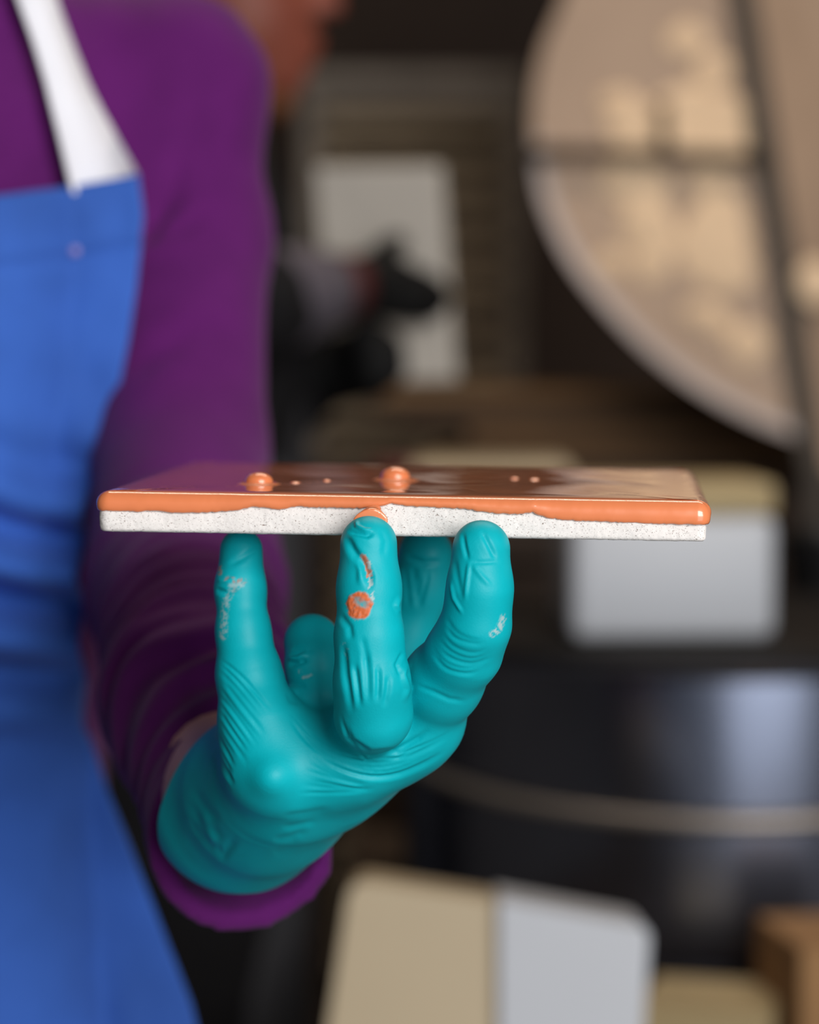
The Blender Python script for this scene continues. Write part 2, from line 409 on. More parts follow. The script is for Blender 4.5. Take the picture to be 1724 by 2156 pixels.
# glaze coat
border_px = [(150, 1076), (215, 1076), (300, 1078), (340, 1076), (380, 1081), (450, 1080), (520, 1075), (548, 1068), (575, 1070), (605, 1075), (640, 1067), (680, 1070), (760, 1071), (800, 1071), (825, 1066), (842, 1061), (870, 1066), (930, 1069), (1000, 1073), (1060, 1082), (1110, 1084), (1140, 1080), (1152, 1085), (1170, 1092), (1230, 1098), (1300, 1100), (1400, 1104), (1480, 1106), (1560, 1106)]
bx = np.array([(b[0] - 862) / FPX * 0.926 for b in border_px]); bz = np.array([-(b[1] - (1032 + (b[0] - 205) * 22 / 1285)) * 0.0001517 for b in border_px])
gp = perim(TW + 0.0006, TL + 0.0006, 0.0034, step=0.0008)
grings = [[] for _ in range(14)]
for (q, nn) in gp:
    q = q - np.array([0, 0.0003])
    jag = 0.00028 * mnoise.fractal(Vector((q[0] * 900, q[1] * 900, 3)), 0.7, 2.0, 3)
    if nn[1] < -0.3: zb = float(np.interp(q[0], bx, bz)) + jag
    else: zb = -0.0062 + 0.0014 * mnoise.noise(Vector((q[0] * 60, q[1] * 60, 9))) + jag
    hgt = -zb
    prof = [(-0.0014, 0.0), (0.0004, 0.0), (0.00075, 0.05), (0.0010, 0.16), (0.0011, 0.32), (0.00095, 0.48), (0.0005, 0.64), (-0.0003, 0.78), (-0.0012, 0.87), (-0.0022, 0.93), (-0.0034, 0.965), (-0.0054, 0.988), (-0.0078, 0.998), (-0.011, 1.0)]
    ripple = 0.12e-3 * mnoise.noise(Vector((q[0] * 130, q[1] * 130, 1)))
    for k, (o, t) in enumerate(prof):
        oo = o + (ripple if 2 <= k <= 7 else 0)
        grings[k].append((q[0] + nn[0] * oo, q[1] + nn[1] * oo, zb + hgt * t))
c0 = np.array([0, TL / 2])
for k in range(1, 37):                                # the flat top, drawn in towards the middle with faint waves
    s_ = 1 - k / 37; r = []
    for p in grings[13]:
        x, y = c0[0] + (p[0] - c0[0]) * s_, c0[1] + (p[1] - c0[1]) * s_
        amp = 0.00022 * min(1, k / 4)
        z = amp * mnoise.fractal(Vector((x * 34 + y * 10, y * 17 - x * 10, 2.2)), 1.0, 2.0, 2)
        r.append((x, y, z))
    grings.append(r)
glz = link(ring_mesh(grings, cap_top=True, cap_bot=False), 'glaze_coat', M['glaze'], tile); glz['label'] = 'glossy wet orange glaze with a ragged lower edge'
def on_top(px, py):
    """pixel -> point of the tile's top plane, in tile coordinates"""
    d = P(px, py, 1.0) - CAM; n = TMn[:3, 2]; o = TMn[:3, 3]
    t = ((o - CAM) @ n) / (d @ n); X = CAM + d * t
    return np.linalg.inv(TMn) @ np.append(X, 1)
for (px, py, R, H) in ((545, 1019, 0.0048, 0.0040), (832, 1010, 0.0052, 0.0046)):
    c = on_top(px, py)
    prof = [(R * 1.75, -0.0002), (R * 1.6, 0.00005), (R * 1.42, 0.0003), (R * 1.30, 0.00062), (R * 1.20, 0.00045), (R * 1.08, 0.00016), (R * 1.0, 0.0003), (R * 0.99, H * 0.2)]
    prof += [(R * math.cos(a), H * 0.2 + H * 0.8 * math.sin(a)) for a in np.linspace(0.08, math.pi / 2, 12)]
    o = link(lathe(prof, 40, (c[0], c[1], 0.0), 180), 'glaze_bubble', M['glaze'], tile)
for (px, py, R) in ((622, 1017, 0.0017), (688, 1013, 0.0013), (1083, 1008, 0.0014), (1125, 1010, 0.0016)):
    c = on_top(px, py)
    link(lathe([(R * 1.4, -0.0002), (R, 0.0002), (R * 0.6, 0.0005), (0.00001, 0.0006)], 20, (c[0], c[1], 0)), 'glaze_pimple', M['glaze'], tile)

# ------------------------------------------------------------------ person in purple
person = empty('person', (-0.300, 1.42, 0)); tag(person, 'person in purple sweater and blue apron holding up the glazed tile', 'person')
XC, YC = -0.300, 1.43
TZ = [0.60, 0.78, 0.90, 1.02, 1.15, 1.27, 1.35, 1.40, 1.435, 1.47]
TA = [0.15, 0.155, 0.155, 0.148, 0.150, 0.158, 0.160, 0.142, 0.100, 0.062]
TB = [0.12, 0.128, 0.122, 0.112, 0.118, 0.128, 0.118, 0.100, 0.080, 0.064]
def torso_fn(x0, y0, inset, z0, z1):
    def fn(x, y, z):
        a = np.interp(z, TZ, TA) - inset; b = np.interp(z, TZ, TB) - inset
        r = (np.abs((x - x0) / a) ** 2.6 + np.abs((y - y0) / b) ** 2.6) ** (1 / 2.6)
        d = (r - 1) * np.minimum(a, b)
        return np.maximum(d, np.maximum(z0 - z, z - z1))
    return fn
def front_y(x, z, off):
    a = np.interp(z, TZ, TA) + off; b = np.interp(z, TZ, TB) + off
    u = np.clip(np.abs((x - XC) / a), 0, 0.985)
    return YC - b * (1 - u ** 2.6) ** (1 / 2.6)

SH = P(366, 185, 1.425); UM = P(382, 500, 1.42); UL = P(378, 950, 1.36); EL = P(390, 1235, 1.275); FM = P(425, 1480, 1.135); WR = P(505, 1690, 1.035)
SHr, UMr, ULr, ELr, FMr = 0.0420, 0.0425, 0.0400, 0.0440, 0.0400
HEM = P(526, 1756, 1.050); HEMr = 0.0375
axis = (HEM - FM) / np.linalg.norm(HEM - FM)
# right arm hanging by the side, seen only from elsewhere
R_SH = np.array([XC - 0.185, 1.44, 1.37]); R_EL = np.array([XC - 0.235, 1.47, 1.08]); R_WR = np.array([XC - 0.225, 1.40, 0.84])

fs = Field((-0.64, 1.0, 0.74), (-0.03, 1.64, 1.50), 0.0032)
fs.put(torso_fn(XC, YC, 0, 0.80, 1.465), (XC - 0.2, YC - 0.15, 0.80), (XC + 0.2, YC + 0.15, 1.465), 0.0)
fs.chain([np.array([XC + 0.09, YC, 1.372]), SH], [0.042, SHr], 0.01, 0.03)
fs.chain([SH, UM, UL, EL], [SHr, UMr, ULr, ELr], 0.012, 0.022)
fs.chain([EL, FM, HEM, HEM + axis * 0.03], [ELr, FMr, HEMr, HEMr], 0.015, 0.010, (np.array([1.0, 0, 0]), 1.10))
fs.chain([np.array([XC - 0.10, YC, 1.385]), R_SH], [0.05, 0.046], 0.01, 0.03)
fs.chain([R_SH, R_EL], [0.047, 0.043], 0.012, 0.022)
fs.chain([R_EL, R_WR, R_WR + (R_WR - R_EL) * 0.12], [0.043, 0.036, 0.036], 0.012, 0.004)
# open cuffs
for (a, b, r0, r1) in ((FM, HEM, 0.030, HEMr - 0.0035), (R_EL, R_WR, 0.03, 0.0325)):
    a_ = a + (b - a) * 0.4; e_ = b + (b - a) / np.linalg.norm(b - a) * 0.06
    A = np.array([a_, e_])
    fs.put(lambda x, y, z, a_=a_, e_=e_, r0=r0, r1=r1: seg(x, y, z, a_, e_, r0, r1, (np.array([1.0, 0, 0]), 1.12)), A.min(0) - 0.04, A.max(0) + 0.04, 0.002, 's')
def cut_local(fld, p, n, rad):
    n = n / np.linalg.norm(n)
    sl, (x, y, z) = fld.sub(p - rad, p + rad)
    pl = ((x - p[0]) * n[0] + (y - p[1]) * n[1] + (z - p[2]) * n[2]).astype(np.float32)
    near = ((x - p[0]) ** 2 + (y - p[1]) ** 2 + (z - p[2]) ** 2) < rad * rad
    fld.f[sl] = np.where(near, np.maximum(fld.f[sl], pl), fld.f[sl])
hem_n = axis + np.array([0.10, 0, 0.10])
cut_local(fs, HEM, hem_n, 0.075)
cut_local(fs, R_WR, R_WR - R_EL, 0.09)
v, q = fs.mesh(3); nr = normals(v, q)
# folds in the sleeve
ax_pts = np.array([SH, UM, UL, EL, FM, HEM]); sl_ = np.concatenate([[0], np.cumsum(np.linalg.norm(np.diff(ax_pts, axis=0), axis=1))])
best = np.full(len(v), 9.0); sarc = np.zeros(len(v))
for i in range(5):
    a, b = ax_pts[i], ax_pts[i + 1]; t = np.clip((v - a) @ (b - a) / ((b - a) @ (b - a)), 0, 1)
    d = np.linalg.norm(v - a - t[:, None] * (b - a), axis=1); m = d < best
    best[m] = d[m]; sarc[m] = sl_[i] + t[m] * (sl_[i + 1] - sl_[i])
onarm = best < 0.062
sE = sl_[3]; disp = np.zeros(len(v)); vi = np.where(onarm)[0]
wob = vnoise(v[vi], 22, 2, 3.0); wob2 = vnoise(v[vi], 9, 1, 8.0)
s = sarc[vi]
fold = np.sin(2 * np.pi * (s + 0.010 * wob + 0.35 * (v[vi, 0] - EL[0]) * 0.25) / 0.023)
env = np.clip((s - (sE - 0.05)) / 0.06, 0, 1) * np.clip((sl_[-1] - s - 0.004) / 0.03, 0, 1)
disp[vi] += 0.0032 * fold * env * (0.6 + 0.6 * wob2)
diag = np.sin(2 * np.pi * (v[vi, 2] * 0.62 - v[vi, 0] * 0.9 + 0.010 * wob) / 0.05)
disp[vi] += 0.0006 * diag * np.clip((0.19 - s) / 0.12, 0, 1)
sxy, sdd = proj(v); sface = np.clip(((CAM - v) * nr).sum(1) / np.linalg.norm(CAM - v, axis=1) * 1.6, 0, 1)
for poly, wd, amp in (([(300, 490), (370, 430), (450, 340)], 22, 0.0050), ([(305, 470), (360, 390), (410, 250), (430, 130)], 26, 0.0035), ([(310, 500), (400, 470), (500, 380)], 24, 0.0030), ([(330, 440), (440, 300), (500, 200)], 26, 0.0025), ([(300, 760), (400, 700), (500, 690)], 40, 0.002)):
    A_ = np.array(poly, float); bd = np.full(len(v), 1e9); bt_ = np.zeros(len(v))
    for i in range(len(A_) - 1):
        ba = A_[i + 1] - A_[i]; t = np.clip((sxy - A_[i]) @ ba / (ba @ ba), 0, 1); d = np.hypot(*(sxy - A_[i] - t[:, None] * ba).T); m = d < bd
        bd[m] = d[m]; bt_[m] = (i + t[m]) / (len(A_) - 1)
    u_ = bd / wd
    disp -= amp * (1 - 0.9 * u_ * u_) * np.exp(-u_ * u_) * np.clip((1 - bt_) * 1.6, 0, 1) * sface
ii = np.where(~onarm)[0]
v = v + nr * disp[:, None]
sweater = setpar(link(mesh_np(v, q), 'sweater', M['sweater']), person); sweater['label'] = 'purple long-sleeved sweater with creased sleeve'

# body: one continuous figure under the clothes
def head(fld, c, fwd, k=0.008):
    """head whose middle is c, looking along fwd (horizontal)"""
    f = np.array(fwd, float); r = np.array([f[1], -f[0], 0]); u = np.array([0, 0, 1.0])
    Q = lambda a, b, h: np.array(c) + f * a + r * b + u * h
    rot = np.stack([r, f, u], 1)
    fld.ell(Q(-0.012, 0, 0.035), (0.076, 0.096, 0.088), k, rot)
    fld.ell(Q(0.018, 0, -0.030), (0.062, 0.072, 0.082), 0.02, rot)
    fld.ell(Q(0.058, 0, -0.088), (0.026, 0.024, 0.020), 0.02, rot)
    fld.chain([Q(0.088, 0, 0.012), Q(0.106, 0, -0.026)], [0.008, 0.011], 0.003, 0.010)
    for s_ in (-1, 1):
        fld.ell(Q(0.092, s_ * 0.010, -0.030), (0.007, 0.008, 0.007), 0.006, rot)
        fld.ell(Q(0.086, s_ * 0.031, 0.012), (0.015, 0.013, 0.009), 0.010, rot, 's')
        fld.chain([Q(0.082, s_ * 0.014, 0.028), Q(0.074, s_ * 0.046, 0.028)], [0.007, 0.006], 0.003, 0.010)
        fld.ell(Q(-0.005, s_ * 0.078, -0.002), (0.009, 0.019, 0.031), 0.006, rot)
    fld.chain([Q(0.084, -0.020, -0.058), Q(0.092, 0, -0.056), Q(0.084, 0.020, -0.058)], [0.004, 0.006, 0.004], 0.003, 0.006)
    fld.chain([Q(0.080, -0.017, -0.068), Q(0.088, 0, -0.069), Q(0.080, 0.017, -0.068)], [0.004, 0.007, 0.004], 0.003, 0.006)
    return Q, rot
def eyes(Q, root):
    for s_ in (-1, 1):
        bm = bmesh.new(); bmesh.ops.create_uvsphere(bm, u_segments=16, v_segments=10, radius=0.0115)
        bmesh.ops.translate(bm, verts=bm.verts, vec=Vector(Q(0.0745, s_ * 0.031, 0.012)))
        e = setpar(link(mesh_bm(bm, True), 'eye', M['eye']), root)
        bm = bmesh.new(); bmesh.ops.create_uvsphere(bm, u_segments=12, v_segments=8, radius=0.0058)
        bmesh.ops.translate(bm, verts=bm.verts, vec=Vector(Q(0.0815, s_ * 0.031, 0.012)))
        link(mesh_bm(bm, True), 'iris', M['iris'], e)
def hand(fld, wrist, d, side_, up, sc=1.0, curl=0.5):
    """relaxed hand: palm from wrist along d, fingers spread along side_ (thumb side), palm faces -up"""
    d, side_, up = [np.array(a, float) / np.linalg.norm(a) for a in (d, side_, up)]
    w_ = np.array(wrist)
    for i, (off, L, r) in enumerate(((0.028, 0.072, 0.0085), (0.010, 0.080, 0.0088), (-0.009, 0.074, 0.0084), (-0.027, 0.060, 0.0075))):
        kn = w_ + (d * (0.085 - 0.004 * abs(i - 1)) + side_ * off) * sc
        fld.chain([w_ + side_ * off * 0.5 * sc, kn], [0.014 * sc, 0.012 * sc], 0.004, 0.010 * sc)
        p = kn; ang = 0.25 * curl; pts = [kn]
        for k in range(3):
            p = p + (d * math.cos(ang) - up * math.sin(ang)) * L * (0.45, 0.32, 0.26)[k] * sc; pts.append(p); ang += 0.75 * curl
        fld.chain(pts, [r * sc * 1.1, r * sc * 1.02, r * sc * 0.95, r * sc * 0.82], 0.002, 0.004 * sc)
    t0 = w_ + (d * 0.022 + side_ * 0.020) * sc
    t1 = t0 + (d * 0.026 + side_ * 0.026 - up * 0.012) * sc; t2 = t1 + (d * 0.030 + side_ * 0.010 - up * 0.010) * sc
    t3 = t2 + (d * 0.024 + side_ * 0.001 - up * 0.008) * sc
    fld.chain([t0, t1, t2, t3], [0.014 * sc, 0.0115 * sc, 0.010 * sc, 0.0085 * sc], 0.003, 0.008 * sc)
fb = Field((-0.64, 0.90, -0.002), (-0.03, 1.66, 1.80), 0.0048)
fb.put(torso_fn(XC, YC, 0.016, 0.84, 1.462), (XC - 0.2, YC - 0.15, 0.84), (XC + 0.2, YC + 0.15, 1.462), 0.0)
fb.chain([np.array([XC, YC, 1.42]), np.array([XC, YC - 0.01, 1.53])], [0.058, 0.054], 0.01, 0.02)
HC = np.array([XC, YC - 0.03, 1.615])
Qh, rt = head(fb, HC, (0.35, -0.937, 0), 0.012)
fb.chain([SH, UM, UL, EL, FM, WR], [0.030, 0.029, 0.028, 0.030, 0.025, 0.0255], 0.01, 0.02)
fb.chain([WR, P(585, 1640, 0.985), P(690, 1600, 0.965)], [0.0255, 0.018, 0.014], 0.008, 0.01)
fb.chain([R_SH, R_EL, R_WR], [0.036, 0.031, 0.026], 0.01, 0.02)
hand(fb, R_WR, (R_WR - R_EL) + np.array([0, 0, -0.1]), (0.2, -1, 0), (-1, 0, 0), 0.95, 0.9)
for sx in (-1, 1):
    fb.chain([np.array([XC + sx * 0.085, YC, 0.86]), np.array([XC + sx * 0.088, YC - 0.01, 0.47]), np.array([XC + sx * 0.09, YC + 0.02, 0.07])], [0.064, 0.050, 0.034], 0.02, 0.02)
    fb.chain([np.array([XC + sx * 0.09, YC + 0.03, 0.045]), np.array([XC + sx * 0.105, YC - 0.13, 0.035])], [0.034, 0.026], 0.01, 0.015)
v, q = fb.mesh(2)
bodyo = setpar(link(mesh_np(v, q), 'body', M['skin']), person)
eyes(Qh, person)
fh = Field(HC - 0.17, HC + 0.17, 0.004)
fh.ell(Qh(-0.018, 0, 0.042), (0.086, 0.102, 0.094), 0.004, rt); fh.chain([Qh(-0.07, -0.05, 0.0), Qh(-0.085, 0, -0.06), Qh(-0.07, 0.05, 0.0)], [0.04, 0.045, 0.04], 0.01, 0.02)
fh.ell(Qh(0.075, 0, -0.02), (0.080, 0.060, 0.085), 0.015, rt, 's')
v, q = fh.mesh(2); v = v + normals(v, q) * (0.003 * vnoise(v, 60, 2))[:, None]
setpar(link(mesh_np(v, q), 'hair', M['hair']), person)
# trousers and shoes below the frame
ft = Field((-0.56, 1.25, 0.02), (-0.03, 1.62, 0.93), 0.005)
ft.put(torso_fn(XC, YC, 0.006, 0.76, 0.90), (XC - 0.2, YC - 0.15, 0.76), (XC + 0.2, YC + 0.15, 0.90), 0.0)
for sx in (-1, 1):
    ft.chain([np.array([XC + sx * 0.085, YC, 0.83]), np.array([XC + sx * 0.088, YC - 0.01, 0.47]), np.array([XC + sx * 0.09, YC + 0.02, 0.09])], [0.092, 0.064, 0.052], 0.02, 0.02)
v, q = ft.mesh(2); v = v + normals(v, q) * (0.004 * vnoise(v, 14, 2))[:, None]
setpar(link(mesh_np(v, q), 'trousers', M['jeans']), person)
for sx in (-1, 1):
    fo = Field((XC + sx * 0.1 - 0.1, YC - 0.25, -0.001), (XC + sx * 0.1 + 0.1, YC + 0.15, 0.15), 0.004)
    fo.chain([np.array([XC + sx * 0.09, YC + 0.035, 0.047]), np.array([XC + sx * 0.107, YC - 0.145, 0.036])], [0.047, 0.038], 0.01, 0.01)
    fo.f = np.maximum(fo.f, (0.002 - fo.ax[2])[None, None, :])
    v, q = fo.mesh(2); setpar(link(mesh_np(v, q), 'shoe', M['shoe']), person)

# apron: a sheet over the front of the body
edge = [(300, 290), (370, 292), (450, 302), (600, 287), (700, 272), (800, 252), (900, 228), (1000, 196), (1100, 172), (1250, 165), (1400, 163), (1550, 158), (1700, 204), (1900, 284), (2156, 390), (2400, 450), (3300, 450)]
def zpx(py): return P(0, py, 1.33)[2]
ez = np.array([zpx(e[0]) for e in edge])[::-1]; ex = np.array([(e[1] - 862) / FPX * 1.335 for e in edge])[::-1]
NU, NV = 130, 230
ZB = 0.55
vs = []
for j in range(NV + 1):
    for i in range(NU + 1):
        u = i / NU
        zt_r = zpx(366); zt_c = zpx(478)
        ss = abs(2 * u - 1); ztop = zt_c + (zt_r - zt_c) * ss ** 1.3
        z = ztop + (ZB - ztop) * (j / NV)
        xr = float(np.interp(z, ez, ex)); half = xr - XC
        x = XC - half + 2 * half * u
        y = float(front_y(x, z, 0.009))
        y = min(y, YC - 0.088 + 0.03 * min(1, max(0, (1.16 - z) / 0.1)))
        # skirt falls clear of the hips
        sk = min(1, max(0, (1.03 - z) / 0.12)); y -= 0.022 * sk + 0.014 * math.exp(-((z - 1.125) / 0.07) ** 2)
        p = Vector((x, y, z))
        e1 = min(1, ss * 1.2)
        fl = 0.006 * mnoise.fractal(Vector((x * 16, z * 10, 1)), 1, 2, 3)
        wst = math.exp(-((z - 1.125) / 0.055) ** 2)
        fl += 0.017 * wst * math.sin(2 * math.pi * (z + 0.18 * x + 0.012 * mnoise.noise(Vector((x * 18, z * 8, 4)))) / 0.036) * (0.5 + 0.5 * e1)
        fl += 0.010 * sk * mnoise.noise(Vector((x * 16 + z * 9, z * 6, 7)))
        seam = zpx(366 + 150) + (zt_r - zt_c) * (ss ** 1.3 - 1)
        fl += 0.0022 * math.exp(-((z - seam) / 0.0022) ** 2) - 0.0016 * math.exp(-((z - seam - 0.006) / 0.004) ** 2)
        vs.append((x, y + fl, z))
qs = [(j * (NU + 1) + i, (j + 1) * (NU + 1) + i, (j + 1) * (NU + 1) + i + 1, j * (NU + 1) + i + 1) for j in range(NV) for i in range(NU)]
AV = np.array(vs)
ap = setpar(link(mesh_np(AV, np.array(qs)), 'apron', M['apron']), person); ap['label'] = 'blue canvas bib apron with folds at the waist'
so = ap.modifiers.new('thickness', 'SOLIDIFY'); so.thickness = 0.0022; so.offset = 0
def ribbon(pts_l, pts_r, thick):
    vs = []; n = len(pts_l); fs = []
    for a, b in zip(pts_l, pts_r): vs += [a, b]
    fs = [(2 * i, 2 * i + 1, 2 * i + 3, 2 * i + 2) for i in range(n - 1)]
    bm = bmesh.new(); bv = [bm.verts.new(Vector(p)) for p in vs]
    for f in fs: bm.faces.new([bv[k] for k in f])
    me = mesh_bm(bm, True)
    return me
def strap(px_pairs, mirror):
    L, R = [], []
    arr = np.array(px_pairs, float); n = 24
    tt = np.linspace(0, len(arr) - 1, n)
    for t in tt:
        row = [np.interp(t, range(len(arr)), arr[:, c]) for c in range(4)]
        for k, out in ((0, L), (2, R)):
            z = zpx(row[k + 1]); x = (row[k] - 862) / FPX * 1.32
            y = float(front_y(x, z, 0.012)) - 0.001
            if mirror: x = 2 * XC - x
            out.append((x, y, z))
    o = setpar(link(ribbon(L, R, 0.002), 'apron_strap', M['strap']), person)
    s_ = o.modifiers.new('thickness', 'SOLIDIFY'); s_.thickness = 0.002
    o['label'] = 'white cotton apron strap'
    return o
sp = [(146, 409, 267, 379), (143, 404, 264, 372), (118, 290, 215, 265), (94, 190, 170, 175), (62, 90, 132, 80), (28, 0, 100, -5), (-20, -120, 60, -125), (-75, -230, 10, -240), (-130, -300, -60, -330)]
strap(sp, False); strap(sp, True)
dot = P(142, 521, 1.3); dx = dot[0]; dz = dot[2]
i_ = np.argmin((AV[:, 0] - dx) ** 2 + (AV[:, 2] - dz) ** 2)
bm = bmesh.new(); bmesh.ops.create_uvsphere(bm, u_segments=16, v_segments=8, radius=0.0024)
for v_ in bm.verts: v_.co.y *= 0.5
bmesh.ops.translate(bm, verts=bm.verts, vec=Vector(AV[i_]) + Vector((0, -0.0015, 0)))
st = link(mesh_bm(bm, True), 'stud', mat('pale_pink_stud', s2l(140, 130, 190), 0.5), ap)

# ------------------------------------------------------------------ the gloved hand
px2 = lambda r, d: r * d / FPX
HH = 0.00045
c_lo = np.array([P(330, 1900, 0.9), P(330, 1050, 1.08), P(1100, 1900, 1.08)]).min(0); c_hi = np.array([P(1100, 1060, 1.08), P(1100, 1060, 0.9), P(1100, 1900, 1.08)]).max(0)
fg = Field((c_lo[0], 0.885, c_lo[2]), (c_hi[0], 1.062, P(700, 1060, 0.93)[2] + 0.006), HH)
def finger(rows, kin, k):
    fg.chain([P(a, b, d) for (a, b, r, d) in rows], [px2(r, d) for (a, b, r, d) in rows], kin, k)
# hand body: metacarpals from the wrist to the knuckles
W0 = (505, 1690, 150, 1.030)
finger([W0, (560, 1650, 105, 0.975), (572, 1615, 88, 0.955)], 0.008, 0.004)
finger([W0, (640, 1640, 100, 0.975), (672, 1600, 80, 0.958)], 0.008, 0.014)
finger([W0, (705, 1612, 88, 0.970), (785, 1565, 76, 0.955)], 0.008, 0.014)
finger([W0, (728, 1604, 80, 0.975), (866, 1530, 72, 0.953), (898, 1505, 73, 0.950)], 0.010, 0.014)
finger([(560, 1660, 90, 0.985), (835, 1556, 66, 0.965)], 0.008, 0.012)
finger([(620, 1625, 78, 0.955), (735, 1600, 70, 0.951), (872, 1538, 66, 0.949)], 0.008, 0.012)
# little finger (straight, under the tile)
finger([(566, 1610, 88, 0.954), (546, 1520, 84, 0.955), (524, 1420, 66, 0.958), (512, 1330, 54, 0.960), (506, 1240, 50, 0.962), (508, 1158, 45, 0.964)], 0.004, 0.010)
# ring finger (curled back, short)
finger([(690, 1570, 66, 0.962), (668, 1480, 60, 0.966), (660, 1400, 58, 0.972), (657, 1352, 55, 0.978), (662, 1375, 50, 0.998)], 0.003, 0.003)
# thumb, behind
finger([(640, 1640, 80, 1.005), (780, 1480, 66, 1.010), (850, 1340, 62, 1.010), (888, 1230, 62, 1.006), (896, 1165, 57, 1.002)], 0.004, 0.006)
# index finger
finger([(890, 1508, 76, 0.948), (932, 1435, 80, 0.936), (978, 1370, 74, 0.924), (1002, 1315, 68, 0.917), (1010, 1240, 64, 0.9135), (1013, 1156, 61, 0.9135)], 0.005, 0.005)
# middle finger, nearest
finger([(735, 1585, 64, 0.975), (774, 1535, 70, 0.944), (786, 1502, 76, 0.922), (783, 1435, 75, 0.9165), (777, 1340, 67, 0.9155), (777, 1240, 62, 0.9165), (776, 1146, 60, 0.9168)], 0.005, 0.0025)
# cuff
CUF = P(518, 1681, 1.030); CUF_A = P(600, 1655, 0.972)
cax = (CUF - CUF_A) / np.linalg.norm(CUF - CUF_A)
CR = px2(156, 1.030)
fg.chain([CUF_A, P(555, 1672, 1.0), CUF, CUF + cax * 0.02], [px2(110, .972), px2(150, 1.0), CR, CR], 0.01, 0.008)
A_ = np.array([P(560, 1672, 1.0), CUF + cax * 0.04])
fg.put(lambda x, y, z: seg(x, y, z, A_[0], A_[1], 0.016, CR - 0.0009), A_.min(0) - 0.03, A_.max(0) + 0.03, 0.002, 's')
cun = np.array([-0.46, 0.74, 0.48]); cun /= np.linalg.norm(cun)
cut_local(fg, CUF, cun, 0.06)
# rolled edge round the opening
e1 = np.cross(cax, [0, 0, 1.0]); e1 /= np.linalg.norm(e1); e2 = np.cross(cax, e1)
ringp = []
for t in np.linspace(0, 2 * math.pi, 49):
    p_ = CUF + (CR - 0.0002) * (e1 * math.cos(t) + e2 * math.sin(t))
    ringp.append(p_ - cax * (((p_ - CUF) @ cun) / (cax @ cun)) - cun * 0.0006)
fg.chain(ringp, [0.0013] * 49, 0.0, 0.0012)
v, q = fg.mesh(2); nr = normals(v, q)
pxy, dd = proj(v)
view = (CAM - v) / np.linalg.norm(CAM - v, axis=1)[:, None]
face = np.clip((nr * view).sum(1) * 1.6 + 0.1, 0, 1)
def pl_dist(pts, poly):
    best = np.full(len(pts), 1e9, np.float64); tt = np.zeros(len(pts))
    poly = np.array(poly, float); n = len(poly) - 1
    for i in range(n):
        a, b = poly[i], poly[i + 1]; ba = b - a
        t = np.clip((pts - a) @ ba / (ba @ ba), 0, 1)
        d = np.hypot(*(pts - a - t[:, None] * ba).T); m = d < best
        best[m] = d[m]; tt[m] = (i + t[m]) / n
    return best, tt
disp = np.zeros(len(v))
def crease(poly, wd, amp, dmax=None, sharp=1.0, dmin=None):
    lo = np.min(poly, axis=0) - 4 * wd; hi = np.max(poly, axis=0) + 4 * wd
    m = ((pxy > lo) & (pxy < hi)).all(1) & (face > 0)
    if dmax is not None: m &= dd < dmax
    if dmin is not None: m &= dd > dmin
    ix = np.where(m)[0]
    if len(ix) == 0: return
    d, t = pl_dist(pxy[ix], poly); u = d / wd
    tap = np.clip(np.minimum(t, 1 - t) * 5, 0, 1) * (0.55 + 0.45 * np.sin(math.pi * t))
    disp[ix] += -amp * 1e-3 * (1 - 0.9 * u * u) * np.exp(-u * u) * tap * face[ix]
def family(A, B, n, wd, amp, **kw):
    A = np.array(A, float); B = np.array(B, float)
    for i in range(n):
        t = (i + random.uniform(-0.25, 0.25)) / max(1, n - 1)
        L = A + (B - A) * t + np.random.uniform(-3, 3, A.shape)
        a, b = random.uniform(0, 0.18), random.uniform(0.78, 1.0)
        idx = np.linspace(a, b, 17) * (len(A) - 1)
        L = np.stack([np.interp(idx, range(len(A)), L[:, c]) for c in (0, 1)], 1)
        for _ in range(8): L[1:-1] = 0.25 * L[:-2] + 0.5 * L[1:-1] + 0.25 * L[2:]
        crease(L, wd * random.uniform(0.8, 1.2), amp * random.uniform(0.6, 1.2), **kw)
# little finger side: diagonal stretch lines
family([(462, 1385), (510, 1425), (580, 1510)], [(452, 1500), (480, 1550), (530, 1620)], 9, 6.5, 0.50)
family([(450, 1510), (470, 1550), (500, 1600)], [(440, 1590), (462, 1640), (492, 1690)], 8, 5.5, 0.55)
# web lines below the ring and middle finger
family([(598, 1478), (625, 1530), (680, 1574), (757, 1604), (830, 1600), (905, 1568), (960, 1530)], [(610, 1530), (650, 1590), (710, 1622), (780, 1648), (850, 1640), (915, 1600), (950, 1570)], 7, 6, 0.55)
family([(640, 1590), (700, 1625), (760, 1650), (800, 1655)], [(620, 1670), (690, 1668), (750, 1668), (800, 1662)], 6, 6, 0.4)
crease([(722, 1520), (738, 1560), (780, 1588), (835, 1582), (880, 1555), (905, 1535)], 9, 1.0)
crease([(716, 1500), (730, 1556), (770, 1600), (840, 1596), (900, 1560)], 5, 0.6)
